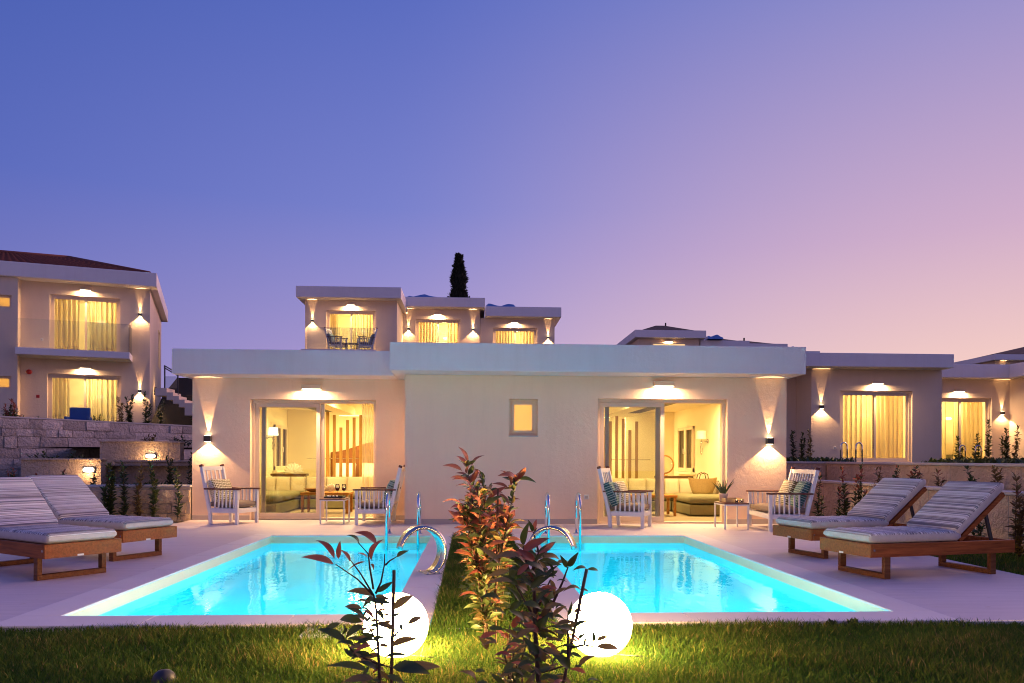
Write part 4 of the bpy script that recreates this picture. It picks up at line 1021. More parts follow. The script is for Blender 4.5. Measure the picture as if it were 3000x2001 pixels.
for z in (6.5, 3.6):
    w = MB().ring(-5.045, -4.505, z + .003, z + .46, -.35, -.28, .07).build('window', 'frame_paint', t)
    MB().box(-4.98, -4.57, -.32, -.314, z + .07, z + .39).build('pane', 'frosted_pane', w)
    bx = MB().add([(-5.2, -.19, z - .1), (-4.35, -.19, z - .1), (-4.35, -.19, z + .6), (-5.2, -.19, z + .6), (-5.2, .5, z - .1), (-4.35, .5, z - .1), (-4.35, .5, z + .6), (-5.2, .5, z + .6)], [(0, 1, 5, 4), (3, 7, 6, 2), (0, 4, 7, 3), (4, 5, 6, 7)]).build('room', 'room_paint', w)
    lamp('room_light', 'POINT', bx, (-4.75, .2, z + .35), 5, ROOM, shadow_soft_size=.08)
w = MB().ring(5.205, 6.395, 5.203, 6.897, .08, .16, .07).build('side_window', 'frame_paint', t); w.matrix_local = Matrix.Rotation(R(90), 4, 'Z')
MB().box(5.27, 6.33, .11, .116, 5.27, 6.83).build('pane', 'lit_pane', w)
MB().box(-7.5, .27, -.6, 7.7, 7.632, 8.16).build('roof_slab', 'fascia', t, .015, 1)
MB().box(-4.25, -.6, -1.12, -.001, 4.80, 5.05).build('balcony', 'fascia', t, .01, 1)
for x0, x1, gm in ((-4.2, -2.05, 'glass'), (-2.0, -.63, 'balcony_glass')): MB().box(x0, x1, -1.09, -1.075, 5.052, 6.08).build('glass_panel', gm, t)
MB().box(-.635, -.62, -1.07, -.01, 5.052, 6.08).build('glass_panel', 'balcony_glass', t)
far_window(t, LM, *U, 0, 'the upper door of the left villa', 50, .7, .85, seed=3)
far_window(t, LM, *Lw, 0, 'the lower door of the left villa', 66, .45, .95, seed=5)
# barrel tiled hip roof
def tiles(quad, nu, nv, m, name, parent):
    A, B, C, D = [Vector(q) for q in quad]      # A,B eave; D,C ridge
    nrm = (B - A).cross(D - A).normalized()
    if nrm.z < 0: nrm = -nrm
    sub = 6; vs = []; fs = []
    cols = nu * sub + 1
    for r in range(nv):
        for e in (0, 1):
            vv = (r + e) / nv
            for i in range(cols):
                u = i / (cols - 1); p = (A.lerp(B, u)).lerp(D.lerp(C, u), vv)
                k = abs(math.sin(math.pi * i / sub)); vs.append(p + nrm * (.05 * k + (.035 if e == 0 else .0)))
        b = r * 2 * cols
        fs += [(b + i, b + i + 1, b + cols + i + 1, b + cols + i) for i in range(cols - 1)]
        if r < nv - 1: fs += [(b + cols + i, b + cols + i + 1, b + 2 * cols + i + 1, b + 2 * cols + i) for i in range(cols - 1)]
    return MB().add(vs, fs, True).build(name, m, parent, kind='stuff')
EZ, RZ = 8.14, 9.32
tiles([(-10, -.3, EZ), (0., -.3, EZ), (-3.3, 3.5, RZ), (-8, 3.5, RZ)], 38, 14, 'roof_tile', 'roof_tiles', t)
tiles([(0., -.3, EZ), (0., 7.4, EZ), (-3.3, 3.52, RZ), (-3.3, 3.5, RZ)], 28, 14, 'roof_tile', 'roof_tiles', t)
MB().tube([(0., -.3, EZ + .05), (-3.3, 3.5, RZ + .06)], .08, 8).build('hip_ridge', 'roof_tile', t)
MB().tube([(-3.3, 3.5, RZ + .06), (-8, 3.5, RZ + .06)], .08, 8).build('roof_ridge', 'roof_tile', t)
def onw(M, x, y, z): return tuple(M @ Vector((x, y, z)))
up_down_lamp(onw(LM, -.34, -.002, 6.63), LA, 'lit up and down lamp beside the balcony of the left villa', GS, 1.1)
up_down_lamp(onw(LM, -.34, -.002, 3.70), LA, 'lit up and down lamp beside the lower door of the left villa', GS, 1.1)
door_lamp(onw(LM, -2.2, -.002, 7.42), LA, 'lit lamp above the balcony door of the left villa', GD, 1.2)
door_lamp(onw(LM, -2.2, -.002, 4.5), LA, 'lit lamp under the balcony of the left villa', GD, 1.2)
o = MB().lathe([(0, 0), (.09, 0), (.09, -.05), (.06, -.08), (0, -.08)], 16, (0, 0, 0), 'y').build('siren', 'red_plastic'); o.location = onw(LM, -4.02, -.002, 4.29); o.rotation_euler = (0, 0, LA)
tag(o, 'dark red round siren on the wall of the left villa', 'siren')
plate(onw(LM, -3.74, -.002, 3.4), LA, 'red square alarm button beside the lower door of the left villa', 'red_plastic', .11, 'alarm button', 'alarm_button')
plate(onw(LM, -4.92, -.452, 3.38), LA, 'red square alarm button at the left edge of the left villa', 'red_plastic', .11, 'alarm button', 'alarm_button')
plate(onw(LM, -3.62, -.002, 5.5), LA, 'small white socket on the balcony wall of the left villa')
t = thing('side_lantern', 'slim lit lantern on the side wall of the left villa', 'wall lamp', onw(LM, .004, 2.6, 3.95), LA)
MB().box(0, .09, -.06, .06, -.18, .14).build('housing', 'bronze', t, .01, 1)
MB().box(.03, .12, -.05, .05, -.05, .1).build('glow_panel', 'lamp_glow', t, .01, 1)
lamp('lantern_light', 'POINT', t, (.22, 0, -.05), 18, WARM, shadow_soft_size=.06)
# blue covered garden chair in front of the lower door
t = thing('garden_chair', 'blue cloth covered chair before the lower door of the left villa', 'chair', (-13.75, 28.3, 2.0), R(15))
MB().box(-.33, .33, .2, .34, .35, .92).build('backrest', 'blue_cloth', t, .05, 3); MB().box(-.32, .32, -.3, .2, .3, .45).build('seat', 'blue_cloth', t, .05, 3)
for s in (-1, 1):
    MB().box(s * .34 - .05, s * .34 + .05, -.3, .28, .46, .58).build('armrest', 'blue_cloth', t, .03, 2)
    for y in (-.27, .27): MB().box(s * .3 - .025, s * .3 + .025, y - .025, y + .025, 0, .31).build('leg', 'dark_metal', t)

# stairs and railing on the dark bank between the villas
t = thing('garden_stairs', 'pale stepped stair wall climbing the dark bank behind the left villa', 'stairs', (-10.9, 29.5, 2))
for i, (x0, x1, z) in enumerate(((-11.6, -11.19, 3.72), (-11.188, -10.96, 3.56), (-10.958, -10.75, 3.43), (-10.748, -10.54, 3.30), (-10.538, -10.0, 3.17), (-9.998, -8.9, 3.16))):
    MB().box(x0, x1, 29.5, 30.3, max(1.9, z - (.28 if i < 4 else .45)), z).build('step', 'stucco_far', t, world=True)
t = thing('stair_railing', 'dark stair railing beside the left villa', 'railing', (-11.2, 29.9, 3.7))
for a, b in (((-11.47, 30, 4.6), (-10.96, 30, 4.3)), ((-11.47, 30, 4.52), (-10.96, 30, 4.22))): MB().bar(a, b, .03, .04).build('rail', 'dark_metal', t, world=True)
for x, z in ((-11.45, 4.58), (-10.97, 4.3)): MB().box(x - .02, x + .02, 29.98, 30.02, 3.5, z).build('post', 'dark_metal', t, world=True)
MB().box(-11.43, -10.99, 29.995, 30.005, 3.75, 4.2).build('glass_panel', 'balcony_glass', t, world=True)

# row of three upper villas
def simple_house(label, x0, x1, y, zb, zs, zt, fx0, fx1, door, dlabel, e, depth=8, oh=.6, seed=0, cl=.6, cr=.8, m='stucco_far', name='villa'):
    t = thing(name, label, 'house', ((x0 + x1) / 2, y, zb)); M0 = Matrix.Identity(4)
    holes = [door] if door else []
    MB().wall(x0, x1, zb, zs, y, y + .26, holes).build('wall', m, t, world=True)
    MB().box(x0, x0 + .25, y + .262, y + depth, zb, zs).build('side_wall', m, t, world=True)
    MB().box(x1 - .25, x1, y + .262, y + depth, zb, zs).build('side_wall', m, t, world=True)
    MB().box(fx0, fx1, y - oh, y + depth + .3, zs + .002, zt).build('roof_slab', 'fascia', t, .012, 1, True)
    if door:
        sub = t
        n0 = len(COL.objects)
        before = set(o.name for o in t.children)
        far_window(t, M0, *door, y, dlabel, e, cl, cr, seed=seed)
        for o in t.children:
            if o.name not in before: o.matrix_parent_inverse = base_matrix(t).inverted()
    return t
simple_house('upper white villa with two chairs on its balcony, left of the hilltop row', -7.55, -3.43, 36, 3.6, 8.325, 8.82, -7.84, -3.2, (-6.6, -4.4, 5.9, 7.86), 'the upper villa with the balcony chairs', 62, seed=21, cl=.3, cr=.9)
simple_house('middle villa of the hilltop row, below the cypress', -3.42, .36, 39, 4.5, 8.55, 9.02, -3.30, .60, (-2.8, -.6, 5.9, 8.05), 'the middle hilltop villa', 85, seed=31, cl=.8, cr=.55)
simple_house('lower right villa of the hilltop row', .38, 4.07, 39.05, 4.5, 8.14, 8.62, .62, 4.34, (1.02, 3.2, 5.5, 7.68), 'the lower right hilltop villa', 55, seed=41, cl=.9, cr=.7)
for x, y, z, s in ((-7.22, 36, 7.36, 'left end of the balcony villa'), (-3.15, 39, 7.54, 'left side of the middle hilltop villa'), (.02, 39, 7.54, 'right side of the middle hilltop villa'), (3.74, 39.05, 7.2, 'right end of the hilltop row')):
    up_down_lamp((x, y - .002, z), 0, 'lit up and down lamp on the ' + s, GS, 1.3)
for x, y, z, s in ((-5.5, 36, 8.1, 'balcony door of the upper villa'), (-1.72, 39, 8.27, 'door of the middle hilltop villa'), (2.06, 39.05, 7.92, 'door of the lower right hilltop villa')):
    door_lamp((x, y - .002, z), 0, 'lit lamp above the ' + s, GD, 1.4)
o = thing('balcony', 'glass fronted balcony of the upper villa with two chairs', 'balcony', (-5.8, 35, 5.6))
MB().box(-7.4, -4.2, 34.5, 35.99, 5.6, 5.9).build('floor_slab', 'fascia', o, world=True)
for x0, x1 in ((-7.15, -5.72), (-5.68, -4.25)): MB().box(x0, x1, 34.55, 34.57, 5.9, 6.85).build('glass_panel', 'balcony_glass', o, world=True)
armchair('armchair', 'left dark cushioned chair on the balcony of the upper villa', 'armchair', .62, 4, (-5.95, 35.2, 5.9), R(-15), 'chairs on the upper balcony')
armchair('armchair', 'right dark cushioned chair on the balcony of the upper villa', 'armchair', .62, 4, (-4.75, 35.2, 5.9), R(195), 'chairs on the upper balcony')
pillow((-6.15, 35.2, 6.5), R(-15), 'dark teal pillow on the left balcony chair of the upper villa', 'pillow_teal', .45); pillow((-4.55, 35.2, 6.5), R(195), 'dark teal pillow on the right balcony chair of the upper villa', 'pillow_teal', .45)
t = thing('balcony_table', 'low dark table between the two balcony chairs', 'table', (-5.35, 35.3, 5.9))
MB().box(-.25, .25, -.25, .25, .33, .36).build('table_top', 'dark_metal', t)
for x in (-.23, .23):
    for y in (-.23, .23): MB().box(x - .015, x + .015, y - .015, y + .015, 0, .33).build('leg', 'dark_metal', t)
def tarp(x0, x1, y, z, h, label):
    n = 14; vs = []; rnd = random.Random(int(x0 * 10))
    for i in range(n + 1):
        u = i / n; w = h * (.75 + .25 * math.sin(u * 9 + x0)) * (1 if 0 < i < n else .6)
        for yy, k in ((0, 0), (.1, 1), (.8, 1.15), (1.1, 0)): vs.append((x0 + (x1 - x0) * u, y + yy, z + w * k + rnd.uniform(-.01, .01)))
    o = MB().add(vs, [(i * 4 + j, (i + 1) * 4 + j, (i + 1) * 4 + j + 1, i * 4 + j + 1) for i in range(n) for j in range(3)] + [(3, 2, 1, 0), tuple(n * 4 + j for j in range(4))]).build('covered_solar_tank', 'tarp')
    tag(o, label, 'covered tank', 'solar tanks under blue covers')
tarp(-3.2, -1.72, 38.75, 9.02, .22, 'blue covered solar tank on the middle hilltop roof left of the cypress')
tarp(.66, 2.12, 38.8, 8.62, .22, 'blue covered solar tank on the lower right hilltop roof')

# right neighbour villas on the upper terrace
simple_house('white villa with curtained glass door on the terrace right of the main villa', 10.96, 15.31, 25, 1.0, 4.125, 4.56, 7.5, 15.28, (11.92, 14.32, 1.12, 3.435), 'the right neighbour villa', 70, 8, .7, seed=51, cl=.95, cr=.75)
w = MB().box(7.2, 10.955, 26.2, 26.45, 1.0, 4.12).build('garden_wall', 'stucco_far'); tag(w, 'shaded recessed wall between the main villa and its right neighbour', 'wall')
up_down_lamp((11.28, 24.998, 2.9), 0, 'lit up and down lamp left of the right neighbour door', GS, 1.1)
door_lamp((13.13, 24.998, 3.66), 0, 'lit lamp above the door of the right neighbour villa', GD, 1.2)
plate((11.74, 25, 1.58), 0, 'small white socket beside the right neighbour door')
t2 = simple_house('white corner villa at the right picture edge with curtained door', 15.6, 20.41, 29, 1.0, 4.265, 4.77, 15.3, 24, (17.35, 19.71, 1.12, 3.56), 'the corner villa at the right edge', 84, 8, .6, seed=61, cl=.6, cr=.95)
MB().box(20.41, 20.66, 20, 28.998, 1.0, 4.265).build('wing_wall', 'stucco_far', t2, world=True)
MB().box(19.97, 24, 19.5, 28.398, 4.267, 4.771).build('wing_roof', 'fascia', t2, .012, 1, True)
up_down_lamp((20.1, 28.998, 3.0), 0, 'lit up and down lamp right of the corner villa door', GS, 1.1)
door_lamp((18.41, 28.998, 3.8), 0, 'lit lamp above the door of the corner villa', GD, 1.2)
o = MB().box(-.06, .0, -.12, .12, -.12, .12).build('alarm_bell', 'red_plastic', None, .02, 2); o.location = (20.408, 28.0, 2.55); tag(o, 'red alarm bell on the wing wall at the right picture edge', 'alarm')
def far_ladder(x, y, z, label, d=.42):
    t = thing('pool_ladder', label, 'pool ladder', (x, y, z), 0, 'steel pool ladders')
    for k in (0, 1):
        xx = x + k * d; pts = [(xx - .09, y, z - .1), (xx - .09, y, z + .45)]
        for i in range(9): a = math.pi * (1 - i / 8); pts.append((xx + .09 * math.cos(a), y, z + .5 + .1 * math.sin(a)))
        pts += [(xx + .09, y, z + .45), (xx + .09, y, z - .1)]
        MB().tube(pts, .018, 8).build('handrail', 'chrome', t, world=True)
far_ladder(10.12, 21, 1.05, 'chrome pool ladder before the right neighbour door'); far_ladder(15.05, 23.5, 1.05, 'chrome pool ladder before the corner villa door at the right edge', .5)

# distant houses with dark hipped roofs
def bg_house(label, x0, x1, y, zb, zf, zt, ridge, lit=None, oh=.35):
    t = thing('distant_house', label, 'house', ((x0 + x1) / 2, y, zb))
    MB().box(x0 + .3, x1 - .3, y + .5, y + 7, zb, zf).build('wall', 'stucco_far', t, world=True)
    MB().box(x0, x1, y, y + 7.4, zf + .002, zt).build('roof_slab', 'fascia', t, world=True)
    if ridge:
        xa, xb, zr = ridge
        vs = [(x0 + .35, y + .3, zt + .003), (x1 - .35, y + .3, zt + .003), (x1 - .35, y + 7, zt + .003), (x0 + .35, y + 7, zt + .003), (xa, y + 3.3, zr), (xb, y + 3.3, zr)]
        MB().add(vs, [(0, 1, 5, 4), (1, 2, 5), (2, 3, 4, 5), (3, 0, 4)]).build('hip_roof', 'dark_roof', t, world=True)
        MB().box(xb + .02, xb + .1, y + 3.2, y + 3.3, zr - .1, zr + .18).build('roof_vent', 'dark_roof', t, world=True)
    if lit:
        w = MB().ring(lit - 1.1, lit + 1.1, zf - 2.5, zf - .28, y + .42, y + .49, .07).build('window', 'frame_paint', t, world=True)
        MB().box(lit - 1.03, lit + 1.03, y + .45, y + .46, zf - 2.4, zf - .35).build('pane', 'lit_pane', w, world=True)
bg_house('distant house with dark hipped roof and a lit lamp above the main roof', 10.4, 15.0, 50, 5, 9.02, 9.5, (12.5, 13.1, 10.35), 12.7)
door_lamp((12.67, 50.498, 8.82), 0, 'lit lamp on the distant house above the main roof', GD, 1.5, .5)
bg_house('second distant house from the left behind the main roof', 14.8, 18.05, 50.6, 5, 8.5, 8.97, (15.3, 15.9, 9.75))
bg_house('third distant house from the left behind the main roof', 18.09, 20.75, 51, 5, 8.3, 8.86, (18.6, 18.9, 9.55))
bg_house('fourth distant house from the left behind the main roof', 20.8, 23.15, 51.5, 5, 7.9, 8.47, (20.6, 20.7, 8.95))
bg_house('rightmost distant house of the row behind the main roof', 23.2, 25.4, 52, 5, 7.8, 8.36, (23.1, 23.6, 8.95))
tarp(15.2, 16.2, 50.2, 9.0, .3, 'blue covered tank on the roof of the second distant house'); tarp(20.75, 21.3, 50.9, 8.5, .2, 'small blue covered tank on the fourth distant roof')
bg_house('distant house with raking roof at the far right edge', 30.8, 39, 45, 3, 7.17, 7.5, (35.4, 36.5, 8.55))
up_down_lamp((31.6, 45.498, 6.3), 0, 'lit up and down lamp on the far right distant house', GS, 1.5)

# ------------------------------------------------------------------ plants
A_LEAVES= [([-0.394,2.278,0.849],[-0.468,2.271,0.866]),([-0.404,2.347,0.856],[-0.453,2.369,0.898]),([-0.4,2.394,0.849],[-0.398,2.408,0.893]),([-0.356,2.334,0.848],[-0.38,2.333,0.878]),([-0.338,2.386,0.894],[-0.368,2.38,0.917]),([-0.272,2.281,0.903],[-0.326,2.287,0.931]),([-0.298,2.36,0.848],[-0.269,2.371,0.899]),([-0.225,2.39,0.856],[-0.193,2.365,0.874]),([-0.319,2.396,0.84],[-0.366,2.4,0.815]),([-0.295,2.264,0.868],[-0.318,2.245,0.882]),([-0.303,2.359,0.838],[-0.295,2.377,0.82]),([-0.289,2.43,0.742],[-0.25,2.448,0.766]),([-0.3,2.432,0.731],[-0.367,2.443,0.74]),([-0.295,2.412,0.731],[-0.319,2.384,0.71]),([-0.296,2.445,0.729],[-0.257,2.438,0.719]),([-0.289,2.392,0.697],[-0.324,2.415,0.67]),([-0.277,2.316,0.708],[-0.255,2.296,0.687]),([-0.313,2.307,0.695],[-0.348,2.287,0.717]),([-0.334,2.447,0.648],[-0.396,2.475,0.648]),([-0.315,2.335,0.661],[-0.358,2.324,0.63]),([-0.367,2.3,0.626],[-0.431,2.301,0.653]),([-0.371,2.284,0.646],[-0.366,2.263,0.673]),([-0.31,2.439,0.644],[-0.362,2.424,0.667]),([-0.289,2.425,0.597],[-0.348,2.416,0.577]),([-0.307,2.403,0.585],[-0.34,2.417,0.599]),([-0.29,2.343,0.569],[-0.346,2.356,0.554]),([-0.264,2.412,0.546],[-0.203,2.405,0.553]),([-0.31,2.397,0.508],[-0.412,2.391,0.524]),([-0.276,2.261,0.525],[-0.35,2.247,0.52]),([-0.245,2.301,0.523],[-0.2,2.315,0.496]),([-0.215,2.332,0.528],[-0.111,2.341,0.534]),([-0.231,2.322,0.54],[-0.14,2.325,0.522]),([-0.237,2.393,0.696],[-0.188,2.417,0.726]),([-0.225,2.266,0.699],[-0.208,2.285,0.704]),([-0.242,2.395,0.586],[-0.174,2.397,0.603]),([-0.233,2.288,0.633],[-0.216,2.307,0.632]),([-0.187,2.327,0.665],[-0.154,2.349,0.677]),([-0.207,2.433,0.642],[-0.194,2.422,0.666]),([-0.206,2.355,0.639],[-0.211,2.379,0.651]),([-0.319,2.343,0.556],[-0.34,2.324,0.581]),([-0.29,2.269,0.558],[-0.308,2.263,0.534]),([-0.274,2.293,0.66],[-0.297,2.297,0.649]),([-0.274,2.327,0.596],[-0.289,2.31,0.59]),([-0.287,2.445,0.448],[-0.319,2.438,0.466]),([-0.292,2.362,0.513],[-0.266,2.38,0.521]),([-0.335,2.305,0.737],[-0.295,2.33,0.715]),([-0.406,2.366,0.595],[-0.369,2.365,0.598]),([-0.283,2.372,0.66],[-0.231,2.343,0.646]),([-0.29,2.386,0.614],[-0.327,2.385,0.627]),([-0.296,2.353,0.731],[-0.244,2.333,0.726]),([-0.277,2.393,0.68],[-0.235,2.421,0.663]),([-0.288,2.402,0.474],[-0.256,2.393,0.459]),([-0.355,2.431,0.598],[-0.312,2.433,0.599]),([-0.364,2.384,0.585],[-0.32,2.358,0.593]),([-0.284,2.368,0.485],[-0.25,2.394,0.457]),([-0.32,2.434,0.517],[-0.274,2.432,0.501]),([-0.294,2.426,0.476],[-0.249,2.423,0.477]),([-0.28,2.447,0.634],[-0.251,2.454,0.647]),([-0.339,2.32,0.605],[-0.385,2.335,0.609]),([-0.254,2.438,0.72],[-0.28,2.468,0.708]),([-0.378,2.301,0.674],[-0.419,2.309,0.653]),([-0.278,2.417,0.513],[-0.33,2.43,0.531]),([-0.258,2.261,0.516],[-0.279,2.261,0.523]),([-0.283,2.448,0.649],[-0.306,2.459,0.636]),([-0.277,2.281,0.745],[-0.252,2.268,0.727]),([-0.288,2.343,0.538],[-0.327,2.314,0.558]),([-0.275,2.257,0.498],[-0.307,2.278,0.487]),([-0.267,2.363,0.53],[-0.294,2.345,0.533]),([-0.272,2.385,0.563],[-0.32,2.385,0.551]),([-0.287,2.277,0.521],[-0.311,2.288,0.51]),([-0.327,2.392,0.496],[-0.359,2.38,0.482]),([-0.308,2.302,0.713],[-0.283,2.29,0.693]),([-0.299,2.317,0.674],[-0.263,2.344,0.659]),([-0.293,2.312,0.485],[-0.319,2.321,0.502]),([-0.309,2.354,0.563],[-0.362,2.379,0.57]),([-0.288,2.352,0.616],[-0.258,2.334,0.623]),([-0.247,2.369,0.589],[-0.274,2.39,0.589]),([-0.292,2.28,0.708],[-0.314,2.28,0.722]),([-0.278,2.268,0.691],[-0.295,2.24,0.689]),([-0.329,2.44,0.593],[-0.373,2.444,0.596]),([-0.295,2.355,0.597],[-0.337,2.328,0.583]),([-0.238,2.272,0.597],[-0.209,2.283,0.593]),([-0.317,2.407,0.469],[-0.29,2.429,0.439]),([-0.234,2.293,0.648],[-0.255,2.284,0.664]),([-0.277,2.317,0.534],[-0.32,2.309,0.557]),([-0.351,2.35,0.564],[-0.375,2.372,0.581]),([-0.271,2.342,0.656],[-0.295,2.32,0.661]),([-0.329,2.394,0.698],[-0.377,2.423,0.698]),([-0.246,2.293,0.715],[-0.267,2.28,0.713]),([-0.295,2.282,0.661],[-0.319,2.305,0.649]),([-0.272,2.344,0.526],[-0.245,2.359,0.5])]
A_STEMS= [[[-0.266,2.35,0.416],[-0.27,2.35,0.487],[-0.274,2.35,0.567],[-0.281,2.35,0.701],[-0.288,2.35,0.745]],[[-0.288,2.35,0.745],[-0.338,2.35,0.796],[-0.401,2.35,0.839]],[[-0.288,2.35,0.745],[-0.328,2.35,0.812],[-0.361,2.35,0.856]],[[-0.29,2.35,0.765],[-0.301,2.35,0.832],[-0.305,2.35,0.869],[-0.335,2.35,0.903]],[[-0.283,2.35,0.752],[-0.268,2.35,0.785],[-0.258,2.35,0.836],[-0.257,2.35,0.869]],[[-0.255,2.35,0.836],[-0.242,2.35,0.849],[-0.22,2.35,0.862]],[[-0.277,2.35,0.544],[-0.344,2.35,0.574],[-0.374,2.35,0.615],[-0.38,2.35,0.635]],[[-0.281,2.35,0.611],[-0.304,2.35,0.658],[-0.321,2.35,0.678]],[[-0.239,2.35,0.617],[-0.206,2.35,0.647],[-0.189,2.35,0.66]],[[-0.274,2.35,0.544],[-0.213,2.35,0.525]]]
A_STAKE= [[-0.236,2.42,0.811],[-0.246,2.42,0.318]]
